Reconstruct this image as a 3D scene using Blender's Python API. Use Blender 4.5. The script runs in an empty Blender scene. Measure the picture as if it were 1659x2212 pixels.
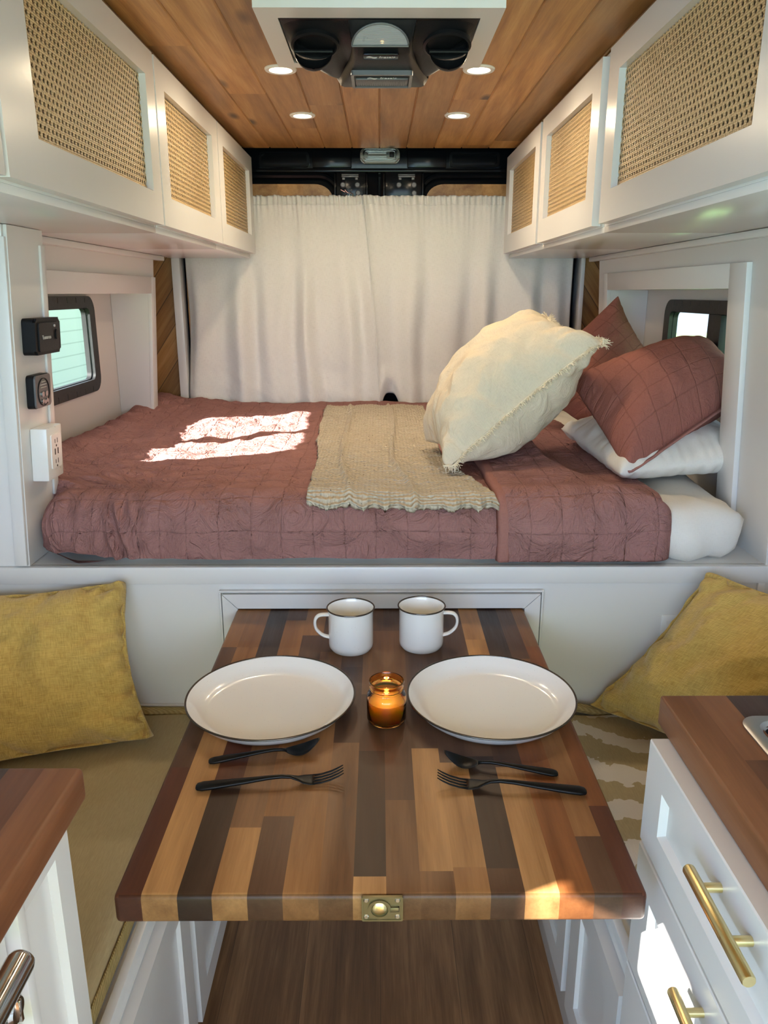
import bpy, bmesh, math, random
import numpy as np
from mathutils import Vector, Matrix

random.seed(7)
S = bpy.context.scene
COL = S.collection
PI = math.pi

# ------------------------------------------------------------------ camera
cam_d = bpy.data.cameras.new('camera')
cam = bpy.data.objects.new('camera', cam_d)
COL.objects.link(cam)
S.camera = cam
cam.location = (0, 0, 1.37)
PITCH = math.atan((1106 - 632) / 1662.0)
cam.rotation_euler = (PI / 2 - PITCH, 0, -0.0055)
cam_d.sensor_fit = 'VERTICAL'
cam_d.sensor_height = 24.0
cam_d.lens = 24.0 * 1662.0 / 2212.0
cam_d.clip_start = 0.02

# ------------------------------------------------------------------ world, sun, daylight, exposure
S.view_settings.view_transform = 'Standard'
S.view_settings.look = 'None'
S.view_settings.gamma = 1
S.view_settings.use_curve_mapping = False
S.view_settings.exposure = 0.08
S.cycles.use_denoising = True
S.cycles.max_bounces = 10
S.cycles.diffuse_bounces = 6
S.cycles.glossy_bounces = 4
S.cycles.transmission_bounces = 8
S.cycles.transparent_max_bounces = 12
S.cycles.sample_clamp_indirect = 6
S.cycles.caustics_refractive = False
S.cycles.caustics_reflective = False

W = bpy.data.worlds.new('sky')
S.world = W
W.use_nodes = True
wn = W.node_tree.nodes
bg = wn['Background']
bg.inputs[0].default_value = (0.66, 0.83, 1.0, 1)
bg.inputs[1].default_value = 1.9


def lamp(name, kind, loc, rot, energy, color, **kw):
    d = bpy.data.lights.new(name, kind)
    d.energy = energy
    d.color = color
    for k, v in kw.items():
        setattr(d, k, v)
    o = bpy.data.objects.new(name, d)
    COL.objects.link(o)
    o.location = loc
    o.rotation_euler = rot
    return o


SUN_DIR = Vector((1.0, 0.43, -0.54)).normalized()
lamp('sun', 'SUN', (-6, -2, 5), SUN_DIR.to_track_quat('-Z', 'Y').to_euler(), 62.0, (1.0, 0.95, 0.88), angle=math.radians(0.6))
# daylight through the windscreen at the front of the van (behind the camera)
lamp('windscreen_daylight', 'AREA', (0, -1.28, 1.35), (PI / 2 - 0.10, 0, 0), 28.0, (0.60, 0.76, 1.0), shape='RECTANGLE', size=1.5, size_y=0.75)
# daylight through the open sliding door, left of and behind the camera
lamp('door_daylight', 'AREA', (-0.87, -0.96, 1.10), (PI / 2, 0, -PI / 2 + .5), 32.0, (0.36, 0.60, 1.0), shape='RECTANGLE', size=0.40, size_y=1.2)

# ------------------------------------------------------------------ node helpers


class NT:
    def __init__(s, name):
        s.m = bpy.data.materials.new(name)
        s.m.use_nodes = True
        s.t = s.m.node_tree
        s.b = s.t.nodes['Principled BSDF']
        s.out = s.t.nodes['Material Output']

    def n(s, typ, **kw):
        nd = s.t.nodes.new(typ)
        for k, v in kw.items():
            setattr(nd, k, v)
        return nd

    def l(s, a, b):
        s.t.links.new(a, b)

    def setv(s, sock, v):
        if hasattr(v, 'is_output'):
            s.l(v, sock)
        else:
            sock.default_value = v

    def math(s, op, a, b=0.0, c=0.0, clamp=False):
        nd = s.n('ShaderNodeMath', operation=op, use_clamp=clamp)
        s.setv(nd.inputs[0], a)
        s.setv(nd.inputs[1], b)
        s.setv(nd.inputs[2], c)
        return nd.outputs[0]

    def coord(s, kind='Object', scale=(1, 1, 1), rot=(0, 0, 0), loc=(0, 0, 0)):
        tc = s.n('ShaderNodeTexCoord')
        mp = s.n('ShaderNodeMapping')
        mp.inputs['Scale'].default_value = scale
        mp.inputs['Rotation'].default_value = rot
        mp.inputs['Location'].default_value = loc
        s.l(tc.outputs[kind], mp.inputs[0])
        return mp.outputs[0]

    def noise(s, vec, scale=5, detail=4, rough=0.5, dist=0.0):
        nd = s.n('ShaderNodeTexNoise')
        nd.inputs['Scale'].default_value = scale
        nd.inputs['Detail'].default_value = detail
        nd.inputs['Roughness'].default_value = rough
        nd.inputs['Distortion'].default_value = dist
        s.l(vec, nd.inputs['Vector'])
        return nd.outputs[0]

    def ramp(s, fac, stops):
        nd = s.n('ShaderNodeValToRGB')
        cr = nd.color_ramp
        while len(cr.elements) < len(stops):
            cr.elements.new(0.5)
        for e, (p, c) in zip(cr.elements, stops):
            e.position = p
            e.color = (*c, 1) if len(c) == 3 else c
        s.l(fac, nd.inputs[0])
        return nd.outputs[0]

    def mix(s, fac, a, b, typ='MIX'):
        nd = s.n('ShaderNodeMix', data_type='RGBA', blend_type=typ)
        s.setv(nd.inputs[0], fac)
        for sock, v in ((nd.inputs[6], a), (nd.inputs[7], b)):
            if isinstance(v, tuple):
                sock.default_value = (*v[:3], 1)
            else:
                s.l(v, sock)
        return nd.outputs[2]

    def bump(s, h, strength=0.3, dist=0.002, normal=None):
        nd = s.n('ShaderNodeBump')
        nd.inputs['Strength'].default_value = strength
        nd.inputs['Distance'].default_value = dist
        s.l(h, nd.inputs['Height'])
        if normal is not None:
            s.l(normal, nd.inputs['Normal'])
        return nd.outputs[0]

    def fin(s, color=None, rough=None, metal=None, normal=None, **kw):
        b = s.b
        if color is not None:
            if isinstance(color, tuple):
                b.inputs['Base Color'].default_value = (*color[:3], 1)
            else:
                s.l(color, b.inputs['Base Color'])
        if rough is not None:
            s.setv(b.inputs['Roughness'], rough)
        if metal is not None:
            b.inputs['Metallic'].default_value = metal
        if normal is not None:
            s.l(normal, b.inputs['Normal'])
        for k, v in kw.items():
            s.setv(b.inputs[k.replace('_', ' ')], v)
        return s.m


def paint(name, col, rough=0.4, bumps=0.06, metal=0.0, nscale=60, **kw):
    t = NT(name)
    v = t.coord()
    n = t.noise(v, nscale, 3)
    c = t.mix(t.math('MULTIPLY', t.noise(v, 6, 3), 0.10), col, tuple(x * 0.72 for x in col))
    return t.fin(c, rough, metal, t.bump(n, bumps, 0.002), **kw)


def plain(name, col, rough=0.5, metal=0.0, **kw):
    t = NT(name)
    v = t.coord()
    n = t.noise(v, 90, 2)
    r = t.math('MULTIPLY_ADD', n, 0.12, rough - 0.06)
    return t.fin(col, r, metal, **kw)


def wood_color(t, v, seedv, stops, gscale=(34, 1.6, 34), knots=0.0):
    """grain along object Y; v = vector socket, seedv = value socket shifting each board"""
    sx = t.n('ShaderNodeCombineXYZ')
    t.l(t.math('MULTIPLY', seedv, 31.7), sx.inputs[0])
    t.l(t.math('MULTIPLY', seedv, 17.3), sx.inputs[1])
    t.l(t.math('MULTIPLY', seedv, 7.9), sx.inputs[2])
    ad = t.n('ShaderNodeVectorMath', operation='ADD')
    t.l(v, ad.inputs[0])
    t.l(sx.outputs[0], ad.inputs[1])
    p = ad.outputs[0]

    def sc(vec, k):
        m = t.n('ShaderNodeVectorMath', operation='MULTIPLY')
        t.l(vec, m.inputs[0])
        m.inputs[1].default_value = k
        return m.outputs[0]
    big = t.noise(sc(p, (gscale[0] * .35, gscale[1] * .8, gscale[2] * .35)), 1, 3, 0.5, 1.2)
    rings = t.noise(sc(p, gscale), 1, 6, 0.62, 0.5)
    fine = t.noise(sc(p, (gscale[0] * 9, gscale[1] * 8, gscale[2] * 9)), 1, 3, 0.6)
    f = t.math('ADD', t.math('MULTIPLY', big, 0.45), t.math('ADD', t.math('MULTIPLY', rings, 0.40), t.math('MULTIPLY', fine, 0.15)))
    f = t.math('MULTIPLY_ADD', t.math('SUBTRACT', f, 0.5), 2.2, 0.5, clamp=True)
    c = t.ramp(f, stops)
    if knots:
        vo = t.n('ShaderNodeTexVoronoi')
        vo.inputs['Scale'].default_value = 1.0
        t.l(sc(p, (9.0, 3.0, 9.0)), vo.inputs['Vector'])
        k = t.math('SUBTRACT', 1.0, t.math('MULTIPLY', vo.outputs['Distance'], 1.0 / 0.17), clamp=True)
        wn_ = t.n('ShaderNodeTexWhiteNoise')
        t.l(vo.outputs['Position'], wn_.inputs['Vector'])
        k = t.math('MULTIPLY', t.math('MULTIPLY', k, t.math('GREATER_THAN', wn_.outputs['Value'], 1 - knots)), 1.6, clamp=True)
        c = t.mix(k, c, (0.07, 0.025, 0.008))
    return c, rings, fine


def plank_wood(name, width, stops, axis_rot=(0, 0, 0), rough=0.45, knots=0.0, bright=0.35, board_len=0.0, spec=0.4, gscale=(34, 1.6, 34), line=0.0):
    t = NT(name)
    v = t.coord(rot=axis_rot)
    sp = t.n('ShaderNodeSeparateXYZ')
    t.l(v, sp.inputs[0])
    xi = t.math('DIVIDE', sp.outputs[0], width)
    idx = t.math('FLOOR', xi)
    if board_len:
        sh = t.n('ShaderNodeTexWhiteNoise', noise_dimensions='1D')
        t.l(idx, sh.inputs['W'])
        yy = t.math('FLOOR', t.math('ADD', t.math('DIVIDE', sp.outputs[1], board_len), t.math('MULTIPLY', sh.outputs['Value'], 5)))
        idx = t.math('ADD', idx, t.math('MULTIPLY', yy, 13.37))
    wn_ = t.n('ShaderNodeTexWhiteNoise', noise_dimensions='1D')
    t.l(idx, wn_.inputs['W'])
    c, rings, fine = wood_color(t, v, wn_.outputs['Value'], stops, gscale, knots)
    br = t.math('MULTIPLY_ADD', wn_.outputs['Value'], bright, 1 - bright * 0.6)
    cc = t.mix(1.0, c, (1, 1, 1), 'MULTIPLY')
    hs = t.n('ShaderNodeHueSaturation')
    t.l(cc, hs.inputs['Color'])
    t.l(br, hs.inputs['Value'])
    col = hs.outputs[0]
    if line:
        fr = t.math('FRACT', xi)
        e = t.math('LESS_THAN', t.math('MINIMUM', fr, t.math('SUBTRACT', 1.0, fr)), line)
        col = t.mix(t.math('MULTIPLY', e, 0.7), col, (0.02, 0.012, 0.008))
    return t.fin(col, rough, 0, t.bump(fine, 0.12, 0.002), Specular_IOR_Level=spec)


def attr_wood(name, rough=0.40, spec=0.28):
    """butcher block: face attribute 'tint' gives each stave its species colour, 'seed' its own grain"""
    t = NT(name)
    v = t.coord()
    a = t.n('ShaderNodeAttribute', attribute_name='tint')
    sd = t.n('ShaderNodeAttribute', attribute_name='seed')
    c, rings, fine = wood_color(t, v, sd.outputs['Fac'], [(0.0, (0.30, 0.24, 0.20)), (0.35, (0.78, 0.73, 0.68)), (0.6, (1.05, 1.05, 1.05)), (1.0, (1.55, 1.6, 1.6))], (34, 2.0, 34))
    col = t.mix(1.0, a.outputs['Color'], c, 'MULTIPLY')
    r = t.math('MULTIPLY_ADD', fine, 0.25, rough - 0.1)
    return t.fin(col, r, 0, t.bump(fine, 0.10, 0.0015), Specular_IOR_Level=spec)


def fabric(name, col, col2=None, rough=0.9, weave=0.35, scale=1.0, kind='UV', sheen=0.0, mottled=0.25, quilt=0.0, mscale=9, dist=0.0012, crinkle=0.0):
    t = NT(name)
    v = t.coord(kind)
    w1 = t.coord(kind, (900 * scale, 90 * scale, 500 * scale))
    w2 = t.coord(kind, (90 * scale, 900 * scale, 500 * scale))
    a = t.noise(w1, 1, 2)
    b = t.noise(w2, 1, 2)
    h = t.math('ADD', a, b)
    m = t.noise(v, mscale, 4, 0.6)
    col2 = col2 or tuple(x * 0.75 for x in col)
    f = t.math('MULTIPLY_ADD', t.math('SUBTRACT', h, 1.0), 1.6, t.math('MULTIPLY', m, mottled), clamp=True)
    c = t.mix(f, col, col2)
    nrm = t.bump(h, weave, dist)
    if crinkle:
        wv = t.noise(v, 16, 5, 0.6, 1.4)
        cr_ = t.math('ABSOLUTE', t.math('SUBTRACT', wv, 0.5))
        nrm = t.bump(cr_, crinkle * 1.0, 0.020, nrm)
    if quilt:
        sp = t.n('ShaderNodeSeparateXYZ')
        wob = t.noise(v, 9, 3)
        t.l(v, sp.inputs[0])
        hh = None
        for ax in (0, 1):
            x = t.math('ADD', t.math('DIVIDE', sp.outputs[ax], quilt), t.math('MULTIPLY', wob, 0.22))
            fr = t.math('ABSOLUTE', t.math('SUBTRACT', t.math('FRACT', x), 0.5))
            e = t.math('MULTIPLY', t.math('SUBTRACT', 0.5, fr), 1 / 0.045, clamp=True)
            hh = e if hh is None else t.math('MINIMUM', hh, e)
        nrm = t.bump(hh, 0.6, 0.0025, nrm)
        c = t.mix(t.math('MULTIPLY', t.math('SUBTRACT', 1.0, t.math('MULTIPLY', hh, 2.4), clamp=True), 0.45), c, tuple(x * 0.45 for x in col))  # crease shade along the quilt seams put into the colour
    kw = {}
    if sheen:
        kw = dict(Sheen_Weight=sheen, Sheen_Roughness=0.4)
    return t.fin(c, rough, 0, nrm, Specular_IOR_Level=0.15, **kw)


def emit(name, col, strength):
    t = NT(name)
    return t.fin((0.8, 0.8, 0.8), 0.5, 0, Emission_Color=(*col, 1), Emission_Strength=strength)


def cane():
    t = NT('rattan_cane')
    tc = t.n('ShaderNodeTexCoord')
    sp = t.n('ShaderNodeSeparateXYZ')
    t.l(tc.outputs['Object'], sp.inputs[0])
    P = 0.0104
    y = t.math('DIVIDE', sp.outputs[1], P * 1.30)
    z = t.math('DIVIDE', sp.outputs[2], P)
    zi = t.math('FLOOR', z)
    stag = t.math('MULTIPLY', t.math('MODULO', zi, 2.0), 0.5)
    wob = t.math('MULTIPLY', t.noise(tc.outputs['Object'], 60, 2), 0.18)
    fy = t.math('SUBTRACT', t.math('FRACT', t.math('ADD', t.math('ADD', y, stag), wob)), 0.5)
    fz = t.math('SUBTRACT', t.math('FRACT', z), 0.5)
    d = t.math('ADD', t.math('POWER', t.math('DIVIDE', t.math('ABSOLUTE', fy), 0.25), 2.0), t.math('POWER', t.math('DIVIDE', t.math('ABSOLUTE', fz), 0.34), 2.0))
    hole = t.math('LESS_THAN', d, 1.0)
    # strands
    st = t.noise(t.coord('Object', (10, 900, 900)), 1, 2)
    s1 = t.math('SINE', t.math('MULTIPLY', sp.outputs[2], 2 * PI / P * 3))
    s2 = t.math('SINE', t.math('MULTIPLY', sp.outputs[1], 2 * PI / (P * 1.3) * 2))
    hgt = t.math('ADD', t.math('MULTIPLY', s1, 0.4), t.math('ADD', t.math('MULTIPLY', s2, 0.4), st))
    big = t.noise(t.coord('Object', (5, 40, 140)), 1, 3)
    c = t.mix(t.math('MULTIPLY_ADD', t.math('SUBTRACT', hgt, 0.5), 0.35, t.math('MULTIPLY', big, 0.6), clamp=True), (0.64, 0.46, 0.23), (0.34, 0.21, 0.085))
    t.fin(c, 0.42, 0, t.bump(hgt, 0.6, 0.001), Specular_IOR_Level=0.5)
    tr = t.n('ShaderNodeBsdfTransparent')
    mx = t.n('ShaderNodeMixShader')
    t.l(hole, mx.inputs[0])
    t.l(t.b.outputs[0], mx.inputs[1])
    t.l(tr.outputs[0], mx.inputs[2])
    t.l(mx.outputs[0], t.out.inputs[0])
    return t.m


def glass(name, col=(1, 1, 1), rough=0.0):
    t = NT(name)
    n = t.noise(t.coord(), 30, 2)
    return t.fin(col, rough, 0, t.bump(n, 0.01, 0.0005), Transmission_Weight=1.0, IOR=1.45)


def pane_mat(name, tint):
    t = NT(name)
    tr = t.n('ShaderNodeBsdfTransparent')
    tr.inputs[0].default_value = (*tint, 1)
    gl = t.n('ShaderNodeBsdfGlossy')
    gl.inputs['Roughness'].default_value = 0.02
    mx = t.n('ShaderNodeMixShader')
    mx.inputs[0].default_value = 0.06
    t.l(tr.outputs[0], mx.inputs[1])
    t.l(gl.outputs[0], mx.inputs[2])
    t.l(mx.outputs[0], t.out.inputs[0])
    return t.m


M = {}
M['white'] = paint('white_paint', (0.70, 0.695, 0.68), 0.32, 0.05)
M['white_satin'] = paint('white_satin_cabinet_paint', (0.72, 0.72, 0.715), 0.25, 0.04)
M['lining'] = paint('white_wall_paint', (0.66, 0.65, 0.63), 0.45, 0.05)
CED = [(0.0, (0.12, 0.044, 0.010)), (0.30, (0.30, 0.135, 0.036)), (0.6, (0.46, 0.235, 0.072)), (1.0, (0.66, 0.40, 0.16))]
CED2 = [(a_, tuple(q_ * .8 for q_ in c_)) for a_, c_ in CED]
M['ceiling'] = plank_wood('stained_pine_planks', 0.0945, CED, knots=0.75, board_len=1.4, bright=0.5, rough=0.42, gscale=(40, 1.8, 40))
M['diag'] = plank_wood('diagonal_cedar_boards', 0.075, CED2, axis_rot=(0, math.radians(-35), 0), bright=0.4, gscale=(40, 40, 1.8), rough=0.5, line=0.02)
M['diag2'] = plank_wood('diagonal_cedar_boards_mirrored', 0.075, CED2, axis_rot=(0, math.radians(35), 0), bright=0.4, gscale=(40, 40, 1.8), rough=0.5, line=0.02)
M['floor'] = plank_wood('walnut_plank_floor', 0.16, [(0.0, (0.045, 0.018, 0.007)), (0.4, (0.17, 0.080, 0.032)), (0.65, (0.29, 0.150, 0.064)), (1.0, (0.48, 0.28, 0.13))], bright=0.3, board_len=0, rough=0.5, gscale=(30, 1.5, 30), line=0.003)
M['block'] = attr_wood('butcher_block')
M['blackmetal'] = plain('gloss_black_paint', (0.004, 0.005, 0.007), 0.16, 0.0, Specular_IOR_Level=0.14)
M['blackplastic'] = paint('black_plastic', (0.008, 0.008, 0.009), 0.42, 0.15, nscale=400, Specular_IOR_Level=0.14)
M['greyplastic'] = paint('dark_grey_plastic', (0.012, 0.0125, 0.014), 0.36, 0.2, nscale=500, Specular_IOR_Level=0.16)
M['midgrey'] = plain('grey_plastic', (0.11, 0.11, 0.115), 0.35)
M['rubber'] = plain('black_rubber', (0.01, 0.01, 0.011), 0.5)
M['void'] = plain('cupboard_shade_and_wick', (0.018, 0.010, 0.006), 0.9)  # dark colour stands in for cupboard shade; wick and latch slot share it
M['cane'] = cane()
M['whiteplastic'] = plain('white_plastic', (0.80, 0.79, 0.76), 0.3)
M['steel'] = plain('brushed_steel', (0.45, 0.45, 0.46), 0.38, 1.0)
M['chrome'] = plain('chrome', (0.55, 0.54, 0.52), 0.12, 1.0)
M['brass'] = plain('brushed_brass', (0.78, 0.66, 0.34), 0.30, 1.0)
M['agedbrass'] = plain('aged_brass', (0.22, 0.19, 0.11), 0.45, 1.0)
M['screw'] = plain('screw_steel', (0.55, 0.55, 0.48), 0.3, 1.0)
M['enamel'] = None
te = NT('white_speckled_enamel')
v_ = te.coord()
vo_ = te.n('ShaderNodeTexVoronoi')
vo_.inputs['Scale'].default_value = 160
te.l(v_, vo_.inputs['Vector'])
spk = te.math('LESS_THAN', vo_.outputs['Distance'], 0.07)
M['enamel'] = te.fin(te.mix(te.math('MULTIPLY', spk, 0.55), (0.80, 0.79, 0.76), (0.35, 0.25, 0.18)), 0.18, 0, Coat_Weight=0.4)
M['rimsteel'] = plain('dark_enamel_rim', (0.09, 0.075, 0.06), 0.25, 0.8)
M['cutlery'] = plain('matte_black_cutlery', (0.003, 0.003, 0.003), 0.38, 0.0, Specular_IOR_Level=0.22)
M['curtain'] = fabric('white_linen_curtain', (0.70, 0.69, 0.66), (0.58, 0.565, 0.535), weave=0.35, scale=0.7, mottled=0.12)
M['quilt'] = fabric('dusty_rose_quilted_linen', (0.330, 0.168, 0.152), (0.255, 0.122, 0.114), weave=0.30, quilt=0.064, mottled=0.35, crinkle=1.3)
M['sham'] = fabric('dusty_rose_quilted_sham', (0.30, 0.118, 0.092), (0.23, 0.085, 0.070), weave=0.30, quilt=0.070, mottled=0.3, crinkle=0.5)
M['binding'] = fabric('dusty_rose_binding', (0.33, 0.155, 0.13), (0.26, 0.115, 0.10), weave=0.3)
M['sheet'] = fabric('white_cotton_sheet', (0.74, 0.71, 0.65), (0.66, 0.63, 0.57), weave=0.15, mottled=0.1)
M['cream'] = fabric('cream_linen', (0.74, 0.65, 0.50), (0.62, 0.535, 0.40), weave=0.30, mottled=0.25, crinkle=0.5)
M['fringe'] = fabric('cream_fringe_thread', (0.80, 0.73, 0.57), kind='Object', weave=0.2)
M['mustard'] = fabric('mustard_chenille', (0.64, 0.45, 0.135), (0.42, 0.27, 0.065), weave=0.6, scale=0.55, mottled=0.8, mscale=22, sheen=0.3, dist=0.003)
# knitted blanket
tk = NT('oatmeal_knit')
uv_ = tk.coord('UV')
sp_ = tk.n('ShaderNodeSeparateXYZ')
tk.l(uv_, sp_.inputs[0])
wobk = tk.noise(uv_, 25, 3)
kx = tk.math('SINE', tk.math('MULTIPLY', tk.math('ADD', sp_.outputs[0], tk.math('MULTIPLY', wobk, 0.004)), 2 * PI / 0.0085))
ky = tk.math('SINE', tk.math('MULTIPLY', tk.math('ADD', sp_.outputs[1], tk.math('MULTIPLY', wobk, 0.02)), 2 * PI / 0.008))
kh = tk.math('ADD', tk.math('MULTIPLY', kx, 0.35), tk.math('ADD', ky, tk.math('MULTIPLY', tk.noise(uv_, 180, 3), 1.2)))
kc = tk.mix(tk.math('MULTIPLY_ADD', kh, 0.22, 0.15, clamp=True), (0.52, 0.45, 0.345), (0.72, 0.65, 0.53))
fl = tk.n('ShaderNodeTexVoronoi')
fl.inputs['Scale'].default_value = 55
tk.l(uv_, fl.inputs['Vector'])
kc = tk.mix(tk.math('MULTIPLY', tk.math('LESS_THAN', fl.outputs['Distance'], 0.09), 0.8), kc, (0.08, 0.045, 0.03))
M['knit'] = tk.fin(kc, 0.95, 0, tk.bump(kh, 0.8, 0.003), Specular_IOR_Level=0.1)
# bench cushion cover: olive ground, wandering white bands
def bench_cover(name, thr, sc, rot):
    t = NT(name)
    v = t.coord('Object', (1, 1, 1), rot)
    sp = t.n('ShaderNodeSeparateXYZ')
    t.l(v, sp.inputs[0])
    n1 = t.noise(v, 9, 4, 0.65)
    w = t.math('ADD', t.math('MULTIPLY', sp.outputs[1], sc), t.math('MULTIPLY', n1, 1.35))
    tri = t.math('ABSOLUTE', t.math('SUBTRACT', t.math('FRACT', w), 0.5))
    band = t.math('GREATER_THAN', tri, thr)
    n2 = t.noise(t.coord('Object', (2.2, 9, 1)), 1, 2)
    if thr > 0.4:
        band = t.math('MULTIPLY', band, t.math('GREATER_THAN', n2, 0.60))
    weave = t.noise(t.coord('Object', (500, 60, 500)), 1, 2)
    oli = t.mix(weave, (0.47, 0.38, 0.220), (0.35, 0.275, 0.150))
    c = t.mix(band, oli, (0.66, 0.60, 0.51))
    return t.fin(c, 0.92, 0, t.bump(weave, 0.3, 0.0015), Specular_IOR_Level=0.1)


M['cover_stripe'] = bench_cover('olive_and_cream_striped_canvas', 0.27, 8.6, (0, 0, 0.25))
M['cover_olive'] = bench_cover('olive_canvas', 0.488, 2.6, (0, 0, 0.1))
tw = NT('ochre_ribbed_twill')
vv = tw.coord('Object')
sq = tw.n('ShaderNodeSeparateXYZ')
tw.l(vv, sq.inputs[0])
rb = tw.math('SINE', tw.math('MULTIPLY', tw.math('ADD', sq.outputs[1], tw.math('MULTIPLY', sq.outputs[0], 0.4)), 2 * PI / 0.0045))
M['twill'] = tw.fin(tw.mix(tw.math('MULTIPLY_ADD', rb, 0.3, 0.5), (0.26, 0.18, 0.06), (0.44, 0.33, 0.13)), 0.9, 0, tw.bump(rb, 0.5, 0.001))
M['amber'] = glass('amber_glass', (1.0, 0.44, 0.11), 0.02)
M['clear'] = glass('clear_lens', (0.92, 0.93, 0.95), 0.12)
M['frost'] = plain('ribbed_lamp_lens', (0.30, 0.30, 0.30), 0.3, Coat_Weight=0.2)
M['smoke'] = plain('smoked_lamp_lens', (0.20, 0.19, 0.18), 0.15, 0.3, Coat_Weight=0.5)
M['wax'] = plain('candle_wax', (1.0, 0.80, 0.50), 0.45, Subsurface_Weight=1.0, Subsurface_Radius=(1.0, 0.55, 0.25), Subsurface_Scale=0.05)
M['flame'] = emit('candle_flame', (1.0, 0.55, 0.15), 40)
M['led'] = emit('warm_led_lens', (1.0, 0.80, 0.52), 16)
M['pane'] = pane_mat('window_pane', (0.93, 0.96, 0.96))
M['screen'] = pane_mat('window_pane_with_insect_screen', (0.55, 0.68, 0.70))
M['letter'] = plain('pale_grey_lettering', (0.55, 0.55, 0.53), 0.5)
M['siding'] = None
ts = NT('horizontal_board_siding')
vs = ts.coord('Object')
ss = ts.n('ShaderNodeSeparateXYZ')
ts.l(vs, ss.inputs[0])
ln = ts.math('LESS_THAN', ts.math('FRACT', ts.math('DIVIDE', ss.outputs[2], 0.15)), 0.10)
M['siding'] = ts.fin(ts.mix(ts.math('MULTIPLY', ln, 0.5), (0.74, 0.76, 0.74), (0.34, 0.38, 0.37)), 0.8)
tg = NT('lawn_grass')
gn = tg.noise(tg.coord('Object'), 2.5, 6, 0.7)
M['grass'] = tg.fin(tg.ramp(gn, [(0.3, (0.07, 0.16, 0.04)), (0.55, (0.20, 0.36, 0.12)), (0.8, (0.42, 0.50, 0.30))]), 0.9)
M['concrete'] = paint('grey_concrete', (0.45, 0.43, 0.40), 0.9, 0.3)

# ------------------------------------------------------------------ object helpers


def tag(o, label=None, cat=None, group=None, kind=None):
    if label: o['label'] = label
    if cat: o['category'] = cat
    if group: o['group'] = group
    if kind: o['kind'] = kind
    return o


def thing(name, label, cat, loc=(0, 0, 0), group=None, rot=(0, 0, 0)):
    o = bpy.data.objects.new(name, None)
    COL.objects.link(o)
    o.location = loc
    o.rotation_euler = rot
    o.empty_display_size = 0.05
    return tag(o, label, cat, group)


def wloc(o):
    l = Vector((0, 0, 0))
    while o is not None:
        l = l + Vector(o.location)
        o = o.parent
    return l


def obj(name, bm, m, parent=None, smooth=35, local=False, origin=None):
    """bm holds world coordinates unless local; parent's world location is subtracted"""
    me = bpy.data.meshes.new(name)
    off = Vector((0, 0, 0))
    if parent is not None and not local:
        off = wloc(parent)
    if origin is not None:
        off = Vector(origin)
    if off.length:
        bmesh.ops.translate(bm, verts=bm.verts, vec=-off)
    bmesh.ops.recalc_face_normals(bm, faces=bm.faces)
    bm.to_mesh(me)
    bm.free()
    for mm in (m if isinstance(m, (list, tuple)) else [m]):
        me.materials.append(mm)
    if smooth:
        me.shade_smooth()
        if smooth < 180:
            me.set_sharp_from_angle(angle=math.radians(smooth))
    o = bpy.data.objects.new(name, me)
    COL.objects.link(o)
    if origin is not None and parent is None:
        o.location = origin
    if parent is not None:
        o.parent = parent
    return o


def struct(name, bm, m, parent=None, **kw):
    o = obj(name, bm, m, parent, **kw)
    if parent is None:
        o['kind'] = 'structure'
    return o


def box(bm, x0, x1, y0, y1, z0, z1, bev=0.0015, seg=2, mat=0):
    r = bmesh.ops.create_cube(bm, size=1.0)
    vs = r['verts']
    bmesh.ops.scale(bm, vec=(abs(x1 - x0), abs(y1 - y0), abs(z1 - z0)), verts=vs)
    bmesh.ops.translate(bm, vec=((x0 + x1) / 2, (y0 + y1) / 2, (z0 + z1) / 2), verts=vs)
    fs = list({f for v in vs for f in v.link_faces})
    for f in fs:
        f.material_index = mat
    if bev > 0:
        bev = min(bev, 0.45 * min(abs(x1 - x0), abs(y1 - y0), abs(z1 - z0)))
        es = list({e for v in vs for e in v.link_edges})
        bmesh.ops.bevel(bm, geom=es, offset=bev, segments=seg, profile=0.5, affect='EDGES')
    return bm


def B(*a, **k):
    return box(bmesh.new(), *a, **k)


def boxes(lst, bev=0.0015):
    bm = bmesh.new()
    for b in lst:
        box(bm, *b, bev=bev)
    return bm


def tube(bm, pts, r, n=10, cap=True, flat=1.0, up=None):
    """sweep; r scalar or list; flat scales the section's second axis"""
    pts = [Vector(p) for p in pts]
    rings = []
    for i, p in enumerate(pts):
        a = pts[max(0, i - 1)]
        b = pts[min(len(pts) - 1, i + 1)]
        d = (b - a).normalized()
        u = Vector(up) if up else (Vector((0, 0, 1)) if abs(d.z) < 0.9 else Vector((1, 0, 0)))
        s = d.cross(u).normalized()
        w = s.cross(d).normalized()
        rr = r[i] if isinstance(r, (list, tuple)) else r
        rings.append([bm.verts.new(p + s * (math.cos(2 * PI * k / n) * rr) + w * (math.sin(2 * PI * k / n) * rr * flat)) for k in range(n)])
    for a, b in zip(rings, rings[1:]):
        for k in range(n):
            bm.faces.new((a[k], a[(k + 1) % n], b[(k + 1) % n], b[k]))
    if cap:
        bm.faces.new(rings[0][::-1])
        bm.faces.new(rings[-1])
    return bm


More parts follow.
